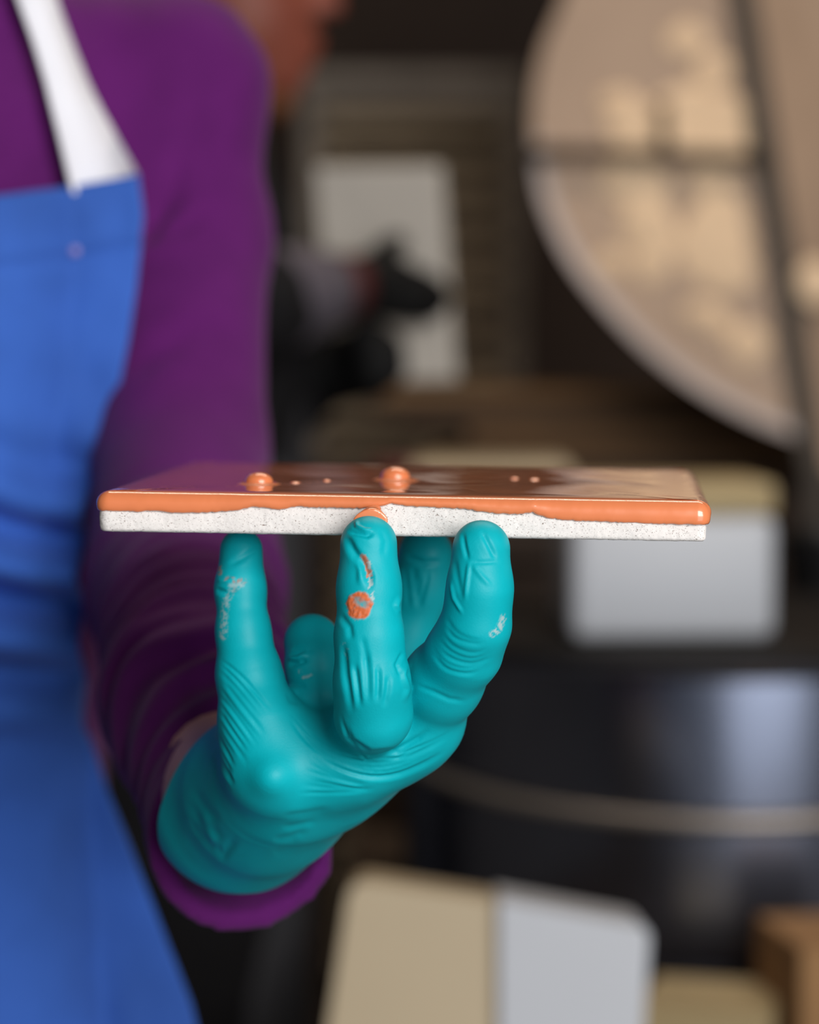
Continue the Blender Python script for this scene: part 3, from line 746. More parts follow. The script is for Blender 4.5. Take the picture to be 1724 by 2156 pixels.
# middle finger
for L_, w_, a_ in (([(722, 1350), (728, 1420), (742, 1505)], 9, 0.8), ([(746, 1395), (752, 1440), (758, 1492)], 8, 0.9), ([(768, 1370), (774, 1420), (776, 1484)], 10, 0.7), ([(796, 1398), (797, 1440), (795, 1482)], 8, 0.8), ([(818, 1420), (816, 1452), (808, 1490)], 8, 0.6), ([(760, 1335), (770, 1380), (772, 1410)], 9, 0.4)): crease(L_, w_, a_, dmax=0.93)
crease([(722, 1118), (742, 1158), (766, 1190), (777, 1215), (777, 1245)], 11, 1.3, dmax=0.93)
crease([(748, 1160), (760, 1200), (758, 1235)], 9, -0.6, dmax=0.93)
crease([(748, 1093), (752, 1108), (768, 1116), (786, 1116)], 5, -0.8, dmax=0.93)
crease([(730, 1120), (752, 1124), (772, 1128), (788, 1122)], 7, 0.9, dmax=0.93)
crease([(800, 1110), (812, 1140), (806, 1175)], 9, 0.3, dmax=0.93)
crease([(712, 1290), (735, 1320), (740, 1350)], 9, 0.6, dmax=0.93)
crease([(845, 1255), (835, 1275), (845, 1292)], 7, -0.9, dmax=0.93)
crease([(862, 1390), (848, 1420), (860, 1450), (850, 1480)], 8, -0.9, dmax=0.935)
crease([(850, 1370), (835, 1400), (848, 1432)], 6, 0.7, dmax=0.935)
# index finger
family([(935, 1290), (955, 1335), (1005, 1352), (1062, 1330)], [(900, 1365), (935, 1412), (985, 1425), (1035, 1400)], 7, 6.0, 0.34, dmax=0.95)
crease([(988, 1180), (984, 1215), (978, 1270)], 6, -0.5, dmax=0.93)
crease([(974, 1120), (978, 1150), (986, 1182)], 6, 0.6, dmax=0.93)
crease([(990, 1183), (1020, 1184), (1055, 1182)], 6, 0.35, dmax=0.93)
crease([(992, 1186), (1012, 1212), (1035, 1236)], 7, -0.4, dmax=0.93)
crease([(1012, 1115), (1030, 1150), (1045, 1180)], 7, 0.6, dmax=0.93)
crease([(955, 1170), (962, 1215), (972, 1262)], 8, 0.4, dmax=0.93)
crease([(947, 1220), (955, 1260), (975, 1295)], 5, -0.6, dmax=0.93)
crease([(868, 1440), (910, 1456), (945, 1472), (985, 1478)], 7, 0.35)
# ring finger
family([(606, 1372), (630, 1362), (662, 1372)], [(600, 1405), (625, 1400), (650, 1392)], 4, 7, 0.5, dmin=0.93)
family([(596, 1440), (625, 1440), (650, 1446)], [(600, 1475), (622, 1478), (640, 1476)], 3, 8, 0.45, dmin=0.93)
crease([(605, 1385), (628, 1388), (648, 1372)], 8, -1.0, dmin=0.93)
# little finger joint
crease([(448, 1240), (475, 1248), (500, 1240)], 8, 0.8)
crease([(452, 1222), (480, 1224), (500, 1215)], 7, -0.5)
crease([(480, 1190), (510, 1175), (550, 1150)], 9, 0.5)
# thumb
crease([(850, 1170), (890, 1185), (935, 1182)], 9, 0.8, dmin=0.96)
family([(852, 1180), (858, 1230), (862, 1290)], [(905, 1200), (895, 1250), (880, 1300)], 4, 9, 0.6, dmin=0.96)
# cuff
crease([(430, 1770), (470, 1800), (500, 1760)], 14, 0.8)
crease([(420, 1700), (445, 1760), (455, 1800)], 12, -0.7)
family([(640, 1760), (600, 1790), (560, 1800)], [(700, 1700), (640, 1710), (590, 1715)], 4, 12, 0.5)
family([(400, 1640), (430, 1700), (480, 1740)], [(380, 1740), (420, 1790), (470, 1830)], 4, 14, 0.6)
# bulge over the knuckle of the little finger, tip of the bone under the glove
disp += 0.0042 * np.exp(-((pxy[:, 0] - 572) / 42) ** 2 - ((pxy[:, 1] - 1636) / 38) ** 2) * face
v = v + nr * disp[:, None]
# dried glaze and clay on the glove
og = np.zeros(len(v)); wh = np.zeros(len(v))
def around(x0, y0, x1, y1, dmin=0, dmax=9): return np.where((pxy[:, 0] > x0) & (pxy[:, 0] < x1) & (pxy[:, 1] > y0) & (pxy[:, 1] < y1) & (face > 0) & (dd > dmin) & (dd < dmax))[0]
def n2d(ix, sc, seed): return np.array([mnoise.fractal(Vector((pxy[i, 0] * sc, pxy[i, 1] * sc, seed)), 0.8, 2, 3) for i in ix])
sstep = lambda x, a, b: np.clip((x - a) / (b - a), 0, 1)
ix = around(715, 1225, 800, 1325, dmax=0.93); d = np.hypot((pxy[ix, 0] - 757) / 1.0, (pxy[ix, 1] - 1275) / 1.1) + 4 * n2d(ix, 0.08, 1)
og[ix] = np.maximum(og[ix], (1 - sstep(d, 25, 29)) * np.clip(0.62 + 0.5 * sstep(d, 14, 22) + 0.9 * n2d(ix, 0.05, 5) + 0.5 * sstep(pxy[ix, 1], 1265, 1290), 0, 1))
v[ix] += nr[ix] * (0.00035 * og[ix] * (0.7 + n2d(ix, 0.12, 3)))[:, None]
ix = around(755, 1165, 800, 1232, dmax=0.93); dl, t = pl_dist(pxy[ix], [(764, 1172), (773, 1190), (778, 1215)])
og[ix] = np.maximum(og[ix], (1 - sstep(dl + 4 * n2d(ix, 0.1, 2), 4, 7)) * (t < 0.98) * 0.9)
ix = around(760, 1180, 800, 1265, dmax=0.93); dl, t = pl_dist(pxy[ix], [(776, 1185), (779, 1210), (780, 1238), (784, 1258)])
wh[ix] = np.maximum(wh[ix], (1 - sstep(dl + 4 * n2d(ix, 0.12, 7), 2.5, 5)) * (n2d(ix, 0.06, 9) > -0.1) * 0.85)
def smear(poly, wd, dens, seed, arr, dmin=0, dmax=9, val=0.8):
    lo = np.min(poly, axis=0) - wd * 2; hi = np.max(poly, axis=0) + wd * 2
    ix = around(lo[0], lo[1], hi[0], hi[1], dmin, dmax)
    if len(ix) == 0: return
    dl, t = pl_dist(pxy[ix], poly); nn = n2d(ix, 0.10, seed)
    arr[ix] = np.maximum(arr[ix], val * (1 - sstep(dl + wd * 0.9 * nn, wd * 0.6, wd)) * sstep(nn + dens, 0.0, 0.25))
smear([(1036, 1336), (1050, 1325), (1060, 1300)], 9, 0.2, 11, wh, dmax=0.95)
smear([(470, 1340), (472, 1290), (478, 1260), (490, 1240), (505, 1230)], 11, 0.15, 13, wh, val=0.6)
smear([(480, 1220), (512, 1224)], 10, 0.1, 15, og, val=0.55); smear([(485, 1232), (510, 1232)], 7, 0.2, 16, wh, val=0.6)
smear([(462, 1195), (462, 1206)], 6, 0.4, 17, og, val=0.6)
smear([(628, 1408), (640, 1428), (655, 1420)], 6, -0.05, 19, wh, val=0.6)
smear([(725, 1360), (732, 1385)], 12, -0.25, 21, wh, dmax=0.93, val=0.7)
me = mesh_np(v, q)
for nm, arr in (('dried_glaze', og), ('clay_dust', wh)):
    at = me.attributes.new(nm, 'FLOAT', 'POINT'); at.data.foreach_set('value', arr.astype(np.float32))
glove = setpar(link(me, 'glove', M['glove']), person); glove['label'] = 'teal nitrile glove with smears of orange glaze and clay'
# glaze that ran from the tile onto the fingertip
fd = Field(P(700, 1110, 0.93) - 0.012, P(860, 1050, 0.93) + 0.012, 0.0005)
c1 = P(781, 1096, 0.9168)
fd.ell(P(780, 1098, 0.9168), (px2(37, .92), 0.0092, px2(23, .92)), 0.001)
fd.chain([P(784, 1086, 0.9205), P(791, 1076, 0.9245)], [0.0026, 0.0020], 0.001, 0.003)
v, q = fd.mesh(2)
dr = link(mesh_np(v, q), 'glaze_drip', M['glaze'])
dr.parent = tile; dr.matrix_parent_inverse = TM.inverted()

# ------------------------------------------------------------------ second person, further back, in profile
D2 = 2.6
P2 = P(470, 700, D2); X2, Y2 = -0.205, 2.60
p2 = empty('person', (X2, Y2, 0)); tag(p2, 'person in dark clothes and black gloves standing behind, holding a pale tile', 'person')
H2 = np.array([-0.172, Y2, 1.555])
def torso2(inset, z0, z1, x0=X2):
    zz = [0.80, 0.90, 1.05, 1.25, 1.34, 1.40, 1.44]; a = [0.15, 0.15, 0.14, 0.16, 0.17, 0.14, 0.07]; b = [0.105, 0.105, 0.10, 0.115, 0.105, 0.085, 0.06]
    def fn(x, y, z):
        A = np.interp(z, zz, a) - inset; B = np.interp(z, zz, b) - inset
        r = (np.abs((x - x0) / B) ** 2.4 + np.abs((y - Y2) / A) ** 2.4) ** (1 / 2.4)
        return np.maximum((r - 1) * np.minimum(A, B), np.maximum(z0 - z, z - z1))
    return fn
nS = np.array([X2 - 0.01, Y2 - 0.18, 1.36]); nE = P(520, 640, 2.40); nW = P(712, 606, 2.52)
fS = np.array([X2 - 0.01, Y2 + 0.18, 1.36]); fE = np.array([X2 - 0.03, Y2 + 0.22, 1.12]); fW = P(695, 778, 2.605)
f2 = Field((-0.42, 2.28, -0.002), (0.07, 2.92, 1.74), 0.006)
f2.put(torso2(0.018, 0.84, 1.43), (X2 - 0.13, Y2 - 0.18, 0.84), (X2 + 0.13, Y2 + 0.18, 1.43))
f2.chain([np.array([X2 - 0.005, Y2, 1.40]), np.array([H2[0] - 0.02, Y2, 1.49])], [0.056, 0.056], 0.01, 0.02)
Q2, rt2 = head(f2, H2, (0.98, -0.2, 0), 0.012)
f2.chain([nS, nE, nW], [0.042, 0.032, 0.024], 0.01, 0.02); f2.chain([fS, fE, fW], [0.042, 0.032, 0.024], 0.01, 0.02)
f2.chain([nW, P(770, 606, 2.54)], [0.022, 0.018], 0.004, 0.01); f2.chain([fW, P(745, 766, 2.605)], [0.022, 0.018], 0.004, 0.01)
for sy in (-1, 1):
    f2.chain([np.array([X2, Y2 + sy * 0.085, 0.86]), np.array([X2 + 0.01, Y2 + sy * 0.088, 0.47]), np.array([X2 - 0.02, Y2 + sy * 0.09, 0.07])], [0.052, 0.05, 0.035], 0.02, 0.02)
    f2.chain([np.array([X2 - 0.03, Y2 + sy * 0.09, 0.045]), np.array([X2 + 0.12, Y2 + sy * 0.1, 0.035])], [0.034, 0.026], 0.01, 0.015)
v, q = f2.mesh(2); setpar(link(mesh_np(v, q), 'body', M['skin_red']), p2); eyes(Q2, p2)
fh = Field(H2 - 0.18, H2 + 0.18, 0.005)
fh.ell(Q2(-0.018, 0, 0.042), (0.086, 0.102, 0.094), 0.004, rt2); fh.chain([Q2(-0.07, -0.05, 0.0), Q2(-0.08, 0, -0.04), Q2(-0.07, 0.05, 0.0)], [0.04, 0.045, 0.04], 0.01, 0.02)
fh.ell(Q2(0.085, 0, -0.02), (0.080, 0.080, 0.085), 0.015, rt2, 's')
v, q = fh.mesh(2); setpar(link(mesh_np(v, q), 'hair', M['hair']), p2)
fh = Field(H2 - 0.18, H2 + 0.18, 0.005)
for s_ in (-1, 1): fh.chain([Q2(0.0, s_ * 0.062, -0.02), Q2(0.025, s_ * 0.056, -0.075), Q2(0.045, s_ * 0.024, -0.106)], [0.009, 0.012, 0.014], 0.004, 0.006)
fh.chain([Q2(0.02, -0.02, -0.115), Q2(0.055, 0, -0.108)], [0.02, 0.018], 0.004, 0.01)
v, q = fh.mesh(2); setpar(link(mesh_np(v, q), 'beard', M['beard']), p2)
f2 = Field((-0.42, 2.28, 0.80), (0.02, 2.92, 1.50), 0.006)
f2.put(torso2(0, 0.82, 1.44), (X2 - 0.13, Y2 - 0.18, 0.82), (X2 + 0.13, Y2 + 0.18, 1.44))
f2.chain([np.array([X2, Y2, 1.40]), np.array([X2 + 0.005, Y2, 1.445])], [0.066, 0.062], 0.01, 0.02)
mid = nE + (nW - nE) * 0.25
f2.chain([nS, nE, mid], [0.056, 0.05, 0.044], 0.01, 0.03); f2.chain([fS, fE, fE + (fW - fE) * 0.9], [0.056, 0.046, 0.034], 0.01, 0.03)
v, q = f2.mesh(2); v = v + normals(v, q) * (0.006 * vnoise(v, 14, 2))[:, None]
setpar(link(mesh_np(v, q), 'shirt', M['blackcloth']), p2)
setpar(link(tube([nE + (nW - nE) * t for t in (0.15, 0.3, 0.5, 0.7, 0.86)], [0.046, 0.045, 0.042, 0.037, 0.034], 20), 'sleeve_cuff', M['greysleeve']), p2)
setpar(link(tube([nE + (nW - nE) * t for t in (0.84, 0.95, 1.1)], [0.031, 0.030, 0.029], 20), 'red_cuff', M['redcuff']), p2)
f2 = Field((-0.36, 2.34, 0.02), (0.0, 2.86, 0.92), 0.007)
f2.put(torso2(0.003, 0.76, 0.88), (X2 - 0.13, Y2 - 0.18, 0.76), (X2 + 0.13, Y2 + 0.18, 0.88))
for sy in (-1, 1): f2.chain([np.array([X2, Y2 + sy * 0.085, 0.83]), np.array([X2 + 0.01, Y2 + sy * 0.088, 0.47]), np.array([X2 - 0.02, Y2 + sy * 0.09, 0.09])], [0.09, 0.064, 0.052], 0.02, 0.02)
v, q = f2.mesh(2); setpar(link(mesh_np(v, q), 'trousers', M['blackcloth']), p2)
for sy in (-1, 1):
    fo = Field((X2 - 0.12, Y2 + sy * 0.1 - 0.1, -0.001), (X2 + 0.22, Y2 + sy * 0.1 + 0.1, 0.15), 0.005)
    fo.chain([np.array([X2 - 0.035, Y2 + sy * 0.09, 0.047]), np.array([X2 + 0.14, Y2 + sy * 0.1, 0.036])], [0.047, 0.038], 0.01, 0.01)
    fo.f = np.maximum(fo.f, (0.002 - fo.ax[2])[None, None, :])
    v, q = fo.mesh(2); setpar(link(mesh_np(v, q), 'shoe', M['shoe']), p2)
# dark apron wrapped round the front and sides
vs = []; NU, NV = 40, 40
for j in range(NV + 1):
    z = 1.20 + (0.50 - 1.20) * j / NV
    for i in range(NU + 1):
        a = -1.9 + 3.8 * i / NU
        A = 0.152 + 0.012 * (1.2 - z); B = 0.112 + 0.006 * (1.2 - z)
        fl = 0.005 * mnoise.noise(Vector((a * 4, z * 2, 3)))
        vs.append((X2 + (B + fl) * math.cos(a), Y2 + (A + fl) * math.sin(a), z))
qs = [(j * (NU + 1) + i, (j + 1) * (NU + 1) + i, (j + 1) * (NU + 1) + i + 1, j * (NU + 1) + i + 1) for j in range(NV) for i in range(NU)]
o = setpar(link(mesh_np(np.array(vs), np.array(qs)), 'apron', M['darkapron']), p2); so = o.modifiers.new('thickness', 'SOLIDIFY'); so.thickness = 0.002
# black gloves
fg2 = Field(P(640, 700, 2.58) - 0.06, P(980, 480, 2.60) + 0.04, 0.003)
wq = P(735, 606, 2.535)
fg2.chain([P(715, 606, 2.525), P(750, 606, 2.545)], [0.030, 0.026], 0.004, 0.006)
def pch(F_, rows, kin, k): F_.chain([P(a, b, d) for (a, b, r, d) in rows], [r for (a, b, r, d) in rows], kin, k)
for rows in ([(740, 600, .024, 2.545), (835, 585, .018, 2.565)], [(740, 615, .024, 2.545), (830, 630, .018, 2.565)]): pch(fg2, rows, 0.004, 0.01)
for k, rows in enumerate(([(825, 575, .013, 2.565), (880, 590, .0115, 2.58), (915, 606, .0105, 2.588)], [(832, 598, .013, 2.56), (890, 612, .0115, 2.572), (928, 626, .0105, 2.585)], [(832, 622, .013, 2.558), (885, 636, .0112, 2.57), (918, 646, .010, 2.585)], [(825, 645, .0125, 2.558), (868, 656, .0105, 2.57), (895, 662, .0095, 2.585)])): pch(fg2, rows, 0.003, 0.006)
pch(fg2, [(745, 590, .019, 2.545), (792, 556, .0135, 2.57), (822, 525, .0115, 2.585), (836, 512, .0100, 2.59)], 0.003, 0.008)
v, q = fg2.mesh(2); setpar(link(mesh_np(v, q), 'glove', M['blackglove']), p2)
fg2 = Field(P(640, 860, 2.55) - 0.06, P(880, 680, 2.65) + 0.04, 0.003)
for rows in ([(695, 780, .028, 2.655), (745, 765, .024, 2.655)], [(735, 770, .024, 2.65), (785, 745, .016, 2.60), (800, 735, .015, 2.598)], [(735, 780, .024, 2.65), (790, 790, .016, 2.60)],
             [(775, 735, .012, 2.598), (765, 715, .011, 2.597), (758, 705, .010, 2.598)], [(795, 740, .012, 2.597), (795, 718, .011, 2.596), (790, 705, .010, 2.597)], [(800, 760, .012, 2.597), (820, 750, .011, 2.596), (826, 738, .010, 2.597)], [(795, 785, .012, 2.597), (818, 785, .010, 2.596), (832, 778, .009, 2.597)], [(735, 775, .016, 2.655), (760, 800, .013, 2.66), (790, 812, .011, 2.66)]): pch(fg2, [(a_, b_, r_ * 1.2, d_ - 0.05) for (a_, b_, r_, d_) in rows], 0.003, 0.008)
v, q = fg2.mesh(2); setpar(link(mesh_np(v, q), 'glove', M['blackglove']), p2)
# the tile that person holds
t2 = prism([V(662, 350, 2.625), V(925, 348, 2.60), V(958, 800, 2.615), V(690, 806, 2.635)], (0.004, 0.012, 0))
t2 = link(t2, 'bisque_tile', M['whiteboard']); tag(t2, 'pale unglazed tile held upright between black gloves', 'tile')
bv = t2.modifiers.new('edge', 'BEVEL'); bv.width = 0.002; bv.segments = 2

# ------------------------------------------------------------------ background furniture
# work table
TZt = 0.735
tb = empty('work_table', (0.45, 2.4, 0)); tag(tb, 'long dusty timber work table carrying the steel pot and tubs', 'table')
for k in range(5):
    yk = 1.76 + (k + 0.5) * 0.282
    setpar(box('plank', (0.475, yk, TZt - 0.018), (1.06, 0.279, 0.036), M['table'], bev=0.003), tb)
for sx in (0.0, 0.95):
    for sy in (1.83, 3.10): setpar(box('leg', (sx, sy, (TZt - 0.036) / 2), (0.07, 0.07, TZt - 0.036), M['tablebody'], bev=0.004), tb)
for sy in (1.83, 3.10): setpar(box('apron_rail', (0.46, sy, TZt - 0.085), (0.91, 0.03, 0.09), M['tablebody']), tb)
# steel pot with wire handle
pc = P(1490, 1700, 2.52); pr = 640 * 2.52 / FPX; ptop = P(1490, 1398, 2.26)[2]
pot = empty('steel_pot', (pc[0], pc[1], TZt)); tag(pot, 'large dark steel pot with a wire handle on the work table', 'pot')
hp = ptop - TZt
setpar(link(lathe([(0.0001, 0), (pr * 0.95, 0), (pr * 0.985, 0.012), (pr, 0.03), (pr, hp - 0.012), (pr + 0.004, hp - 0.010), (pr + 0.006, hp - 0.004), (pr + 0.003, hp), (pr - 0.003, hp), (pr - 0.004, hp - 0.01), (pr - 0.004, 0.006), (0.0001, 0.006)], 96, (pc[0], pc[1], TZt)), 'pot_body', M['steel']), pot)
lidm = mat('black_lid', s2l(24, 22, 22), 0.75, spec=0.2, var=0.2)
lid = setpar(link(lathe([(0.0001, 0.004), (pr * 0.9, 0.004), (pr * 0.93, 0.008), (pr + 0.002, 0.008), (pr + 0.004, 0.004), (pr + 0.004, 0.0), (0.0001, -0.002)], 96, (pc[0], pc[1], ptop)), 'lid', lidm), pot); lid['label'] = 'flat matt black lid'
hb = []
for t in np.linspace(-math.pi / 2 - 1.45, -math.pi / 2 + 1.45, 40):
    cz = P(1500, 1660, 2.3)[2]
    dip = -0.030 * math.cos(t + math.pi / 2) + 0.012
    hb.append((pc[0] + (pr + 0.009) * math.cos(t), pc[1] + (pr + 0.009) * math.sin(t), cz + dip))
hd = setpar(link(tube(hb, 0.0062, 10), 'wire_handle', M['wire']), pot); hd['label'] = 'pale wire handle hanging round the front of the pot'
for e in (hb[0], hb[-1]):
    bm = bmesh.new(); bmesh.ops.create_uvsphere(bm, u_segments=12, v_segments=8, radius=0.014); bmesh.ops.translate(bm, verts=bm.verts, vec=Vector(e)); setpar(link(mesh_bm(bm, True), 'lug', M['steel']), pot)
# white canister standing on the lid
LZ = ptop + 0.004
dcan = 2.40
cc = P(1405, 1390, dcan); wdt = 440 * (dcan - 0.03) / FPX
ct = empty('white_canister', (cc[0], cc[1] + 0.06, LZ)); tag(ct, 'white square canister with cream lid standing on the steel pot', 'canister')
ctop = P(1405, 1084, dcan)[2]
setpar(box('canister_body', (cc[0], cc[1] + 0.06, (LZ + ctop) / 2), (wdt, 0.13, ctop - LZ), M['white'], bev=0.012, rotz=0.08, seg=4), ct)
setpar(box('lid', (cc[0] + 0.002, cc[1] + 0.06, ctop + 0.013), (wdt * 0.98, 0.125, 0.028), M['lid'], bev=0.006, rotz=0.08, seg=3), ct)

# white tub in front, leaning a little
tub = empty('plastic_tub', (P(1030, 2100, 1.9)[0], 1.96, TZt)); tag(tub, 'cream and white plastic tub with rounded corner, before the steel pot', 'tub')
def rounded(poly, rad, n=6):
    out = []; m = len(poly)
    for i in range(m):
        p0, p1, p2_ = [np.array(poly[(i + k) % m], float) for k in (-1, 0, 1)]
        a = (p0 - p1) / np.linalg.norm(p0 - p1); b = (p2_ - p1) / np.linalg.norm(p2_ - p1); r = rad[i]
        for t in np.linspace(0, 1, n): q0 = p1 + a * r * (1 - t); q1 = p1 + b * r * t; out.append(q0 * (1 - t) + q1 * t)
    return out
def tubpart(poly, rad, d0, vec, m, name, bevel):
    zmin = TZt
    pts = []
    for a_, b_ in rounded(poly, rad):
        p = P(a_, b_, d0); p[2] = max(p[2], zmin + 0.014); pts.append(Vector(p))
    me = prism(pts, vec); o = setpar(link(me, name, m), tub)
    bv = o.modifiers.new('edge', 'BEVEL'); bv.width = bevel; bv.segments = 3; bv.limit_method = 'ANGLE'
    return o
tubpart([(735, 1850), (1080, 1905), (1080, 2420), (668, 2420)], [50, 6, 6, 20], 1.90, (0.0, 0.10, -0.012), M['cream'], 'cream_half', 0.006)
tubpart([(1050, 1895), (1368, 1955), (1345, 2420), (1050, 2420)], [6, 24, 20, 6], 1.89, (0.0, 0.11, -0.012), M['white'], 'white_half', 0.006)
# cardboard boxes on the table
def carton(c, s, rz, label, m):
    e = empty('cardboard_box', (c[0], c[1], TZt)); tag(e, label, 'box')
    setpar(box('carton', (c[0], c[1], TZt + s[2] / 2), s, m, bev=0.002, rotz=rz), e)
    for k in (-1, 1):
        off = Vector((0, k * s[1] * 0.25, 0)); off.rotate(Matrix.Rotation(rz, 3, 'Z'))
        setpar(box('flap', (c[0] + off.x, c[1] + off.y, TZt + s[2] + 0.0012), (s[0] * 0.98, s[1] * 0.485, 0.0024), m, rotz=rz), e)
cb = P(1770, 2000, 2.12); carton((cb[0], cb[1]), (0.095, 0.12, 0.070), 0.15, 'brown cardboard box on the table, taller of the two boxes', M['card'])
cb = P(1500, 2080, 2.13); carton((cb[0], cb[1]), (0.10, 0.11, 0.020), -0.25, 'flat pale cardboard box lying before the steel pot', M['lid'])
# black tub
bc = P(1775, 1250, 2.95); br = 130 * 2.95 / FPX; btop = P(1775, 1120, 2.95)[2]
bt = empty('black_tub', (bc[0], bc[1], TZt)); tag(bt, 'black plastic bucket beside the white canister', 'bucket')
hb_ = btop - TZt
setpar(link(lathe([(0.0001, 0), (br * 0.72, 0), (br * 0.97, hb_ - 0.02), (br * 1.05, hb_ - 0.02), (br * 1.05, hb_), (br * 0.95, hb_), (br * 0.70, 0.006), (0.0001, 0.006)], 48, (bc[0], bc[1], TZt)), 'bucket_body', M['black']), bt)

# machine hood with frame, behind the table
DH = 3.28
hood = empty('machine_hood', (P(1500, 900, DH)[0], DH, 0)); tag(hood, 'curved dusty steel machine hood on dark frame, with low pale patches', 'hood')
ol = [(1330, -420), (1240, -160), (1185, 0), (1140, 110), (1122, 230), (1128, 360), (1150, 450), (1200, 552), (1280, 655), (1375, 750), (1480, 828), (1590, 888), (1690, 928), (1665, 740), (1630, 500), (1592, 250), (1560, 0), (1500, -420)]
# smooth the curved side
cur = np.array(ol[:13], float); tt = np.linspace(0, 12, 60)
def cr(t):
    i = int(min(11, math.floor(t))); f = t - i; p = [cur[max(0, i - 1)], cur[i], cur[i + 1], cur[min(12, i + 2)]]
    return 0.5 * ((2 * p[1]) + (-p[0] + p[2]) * f + (2 * p[0] - 5 * p[1] + 4 * p[2] - p[3]) * f * f + (-p[0] + 3 * p[1] - 3 * p[2] + p[3]) * f ** 3)
curve = [cr(t) for t in tt]
setpar(link(prism([V(a, b, DH) for a, b in curve] + [V(a, b, DH) for a, b in ol[13:]], (0.03, 0.10, 0)), 'side_panel', M['hood']), hood)
# raised rim along the lower curve
inner = []
for k, c in enumerate(curve):
    t = curve[min(k + 1, 59)] - curve[max(k - 1, 0)]; t = t / np.linalg.norm(t); nrm = np.array([t[1], -t[0]])
    inner.append(c + nrm * 26)
rb = [V(a[0], a[1], DH - 0.008) for a in curve[22:]]; ri = [V(a[0], a[1], DH - 0.008) for a in inner[22:]]
setpar(link(prism(rb + ri[::-1], (0, 0.012, 0)), 'rim', M['rim']), hood)
setpar(link(tube([V(1120, 322, DH - 0.02), V(1300, 325, DH - 0.022), V(1618, 336, DH - 0.02)], 0.0085, 10), 'crossbar', M['darkbar']), hood)
setpar(link(tube([V(1397, 215, DH - 0.018), V(1400, 328, DH - 0.018)], 0.006, 10), 'strut', M['darkbar']), hood)
a0 = P(1490, -420, DH - 0.01); a1 = P(1712, 960, DH - 0.01)
bm = bmesh.new(); 
up_pts = [V(1478, -420, DH - 0.02), V(1522, -420, DH - 0.02), V(1735, 985, DH - 0.02), V(1690, 985, DH - 0.02)]
setpar(link(prism(up_pts, (0.01, 0.04, 0)), 'upright', M['darkbar']), hood)
foot = P(1712, 985, DH)
setpar(box('leg', (foot[0] + 0.004, foot[1] + 0.002, foot[2] / 2), (0.03, 0.04, foot[2]), M['darkbar'], bev=0.002), hood)
setpar(box('base_plate', (foot[0] + 0.004, foot[1] + 0.002, 0.006), (0.16, 0.16, 0.012), M['darkbar'], bev=0.002), hood)
setpar(link(prism([V(1510, -420, DH + 0.005), V(2050, -420, DH + 0.10), V(2100, 1010, DH + 0.10), V(1722, 1010, DH + 0.005)], (0.0, 0.02, 0)), 'cover_panel', M['hood']), hood)
# pale patches: low lumps on the panel
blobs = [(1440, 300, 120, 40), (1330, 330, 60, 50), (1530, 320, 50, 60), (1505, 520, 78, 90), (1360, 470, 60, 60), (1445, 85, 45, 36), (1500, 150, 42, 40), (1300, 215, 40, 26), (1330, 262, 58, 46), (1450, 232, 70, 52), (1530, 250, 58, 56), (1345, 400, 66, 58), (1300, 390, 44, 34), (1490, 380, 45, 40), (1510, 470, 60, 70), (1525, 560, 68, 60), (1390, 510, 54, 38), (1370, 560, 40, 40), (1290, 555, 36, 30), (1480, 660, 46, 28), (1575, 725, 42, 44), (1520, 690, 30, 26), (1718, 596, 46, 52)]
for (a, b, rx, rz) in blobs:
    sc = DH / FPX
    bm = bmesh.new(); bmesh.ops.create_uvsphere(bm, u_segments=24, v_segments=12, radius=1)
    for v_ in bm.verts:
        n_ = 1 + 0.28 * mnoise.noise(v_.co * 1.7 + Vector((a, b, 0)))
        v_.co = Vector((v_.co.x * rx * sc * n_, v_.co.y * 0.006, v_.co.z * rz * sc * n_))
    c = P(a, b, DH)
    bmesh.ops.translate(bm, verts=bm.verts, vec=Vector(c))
    setpar(link(mesh_bm(bm, True), 'pale_patch', M['beige']), hood)
# storage shelf with boards, behind the hood
sh = empty('storage_shelf', (0.32, 3.75, 0)); tag(sh, 'dark timber shelf unit carrying stacked boards behind the hood', 'shelf')
SHZ = P(900, 985, 3.6)[2]
for z in (0.35, 0.70, SHZ - 0.012): setpar(box('shelf_board', (0.36, 3.75, z), (1.0, 0.36, 0.024), M['tablebody'], bev=0.002), sh)
for sx in (-0.125, 0.845):
    for sy in (3.59, 3.91): setpar(box('post', (sx, sy, (SHZ - 0.024) / 2), (0.04, 0.04, SHZ - 0.024), M['tablebody']), sh)
zc = SHZ
for k, (wd_, th, xo, m) in enumerate(((0.62, 0.018, 0.34, 'ply'), (0.60, 0.016, 0.36, 'ply2'), (0.56, 0.018, 0.35, 'ply'), (0.62, 0.014, 0.30, 'ply2'), (0.50, 0.016, 0.20, 'ply2'), (0.48, 0.016, 0.18, 'ply'))):
    o = box('plywood_board', (xo, 3.72, zc + th / 2), (wd_, 0.26, th), M[m], bev=0.001, rotz=0.02 * (k % 3 - 1)); zc += th
    tag(o, ['brown plywood board at the bottom of the stack on the shelf', 'dark plywood board second from the bottom of the stack', 'brown plywood board third from the bottom of the stack', 'dark thin plywood board fourth from the bottom of the stack', 'short dark plywood board second from the top of the stack', 'short brown plywood board on top of the stack'][k], 'board', 'stacked boards on the shelf')
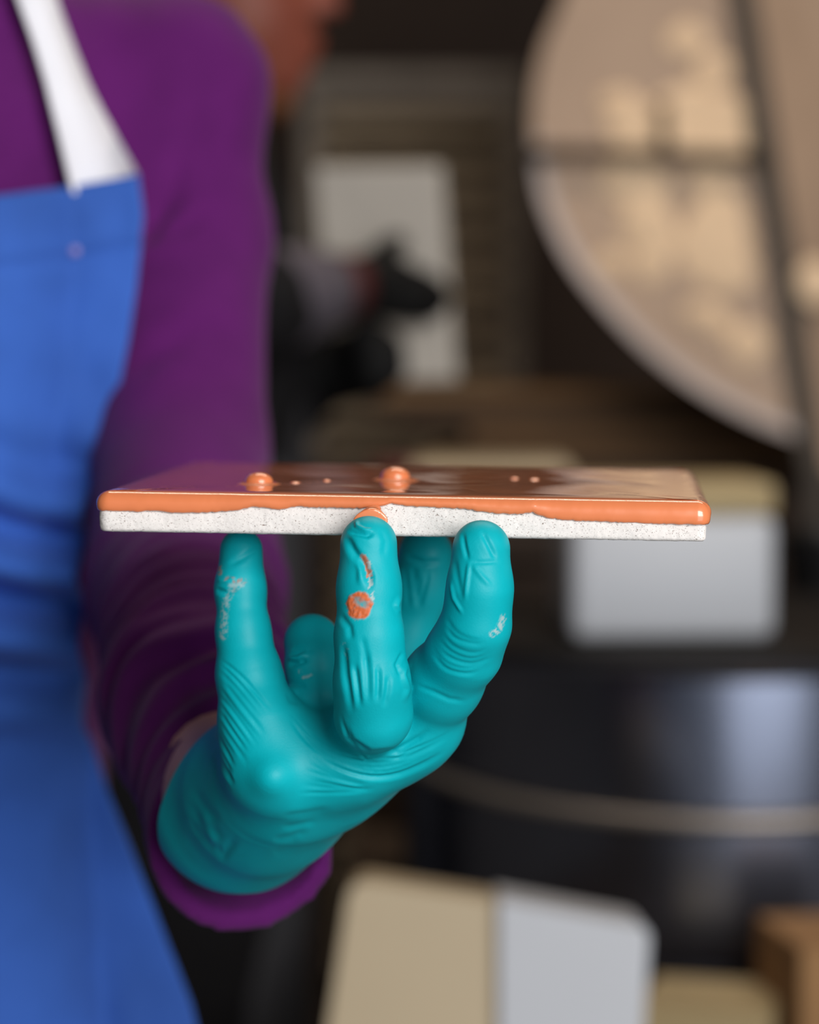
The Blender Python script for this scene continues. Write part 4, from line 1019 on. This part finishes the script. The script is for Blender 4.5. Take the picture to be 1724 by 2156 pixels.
# pale plaster slab and red tin in front of the boards, on the table's back edge
sb = P(1050, 960, 3.02)
stand = empty('wooden_crate', (0.02, 3.02, TZt)); tag(stand, 'dark wooden crate at the back of the table under the pale slab', 'crate')
cz1 = P(1050, 1010, 2.94)[2]; nb = 4; hh_ = (cz1 - TZt) / nb
cx0 = P(985, 960, 3.02)[0]
for k in range(nb): setpar(box('slat', (cx0, 2.94, TZt + hh_ * (k + 0.5)), (0.20, 0.012, hh_ - 0.008), M['tablebody'], bev=0.001), stand); setpar(box('slat', (cx0, 3.10, TZt + hh_ * (k + 0.5)), (0.20, 0.012, hh_ - 0.008), M['tablebody'], bev=0.001), stand)
for sx in (-1, 1): setpar(box('end_panel', (cx0 + sx * 0.094, 3.02, (TZt + cz1) / 2), (0.012, 0.148, cz1 - TZt), M['tablebody']), stand)
slab = box('plaster_slab', (P(1050, 960, 3.02)[0] - 0.01, 3.02, cz1 + 0.008), (0.165, 0.17, 0.016), M['cream'], bev=0.008, seg=4); tag(slab, 'pale rounded plaster slab lying on the dark wooden crate', 'slab')
rc = P(820, 965, 3.0); o = link(lathe([(0.0001, 0), (0.030, 0), (0.032, 0.004), (0.032, 0.016), (0.029, 0.017), (0.029, 0.004), (0.0001, 0.003)], 32, (cx0 - 0.072, 2.975, cz1)), 'red_dish', M['red']); tag(o, 'small dark red dish on the wooden crate', 'dish')

# ware rack with trays in front of the far wall
DR = 4.6
rk = empty('ware_rack', (P(870, 600, DR)[0], DR, 0)); tag(rk, 'tall metal ware rack full of level boards by the far wall', 'rack')
xl = P(655, 600, DR)[0]; xr = P(1085, 600, DR)[0]; zt_ = P(870, 150, DR)[2]
for x in (xl, xr):
    for y in (DR, DR + 0.45): setpar(box('post', (x, y, zt_ / 2), (0.030, 0.030, zt_), M['rack'], bev=0.003), rk)
for y in (DR, DR + 0.45): setpar(box('top_rail', ((xl + xr) / 2, y, zt_ - 0.014), (xr - xl - 0.03, 0.026, 0.028), M['rack']), rk)
k = 0; z = zt_ - 0.075
while z > 0.15:
    setpar(box('tray_board', ((xl + xr) / 2, DR + 0.225, z), (xr - xl - 0.034, 0.42, 0.026), M['rackboard'], bev=0.002), rk); z -= 0.052; k += 1
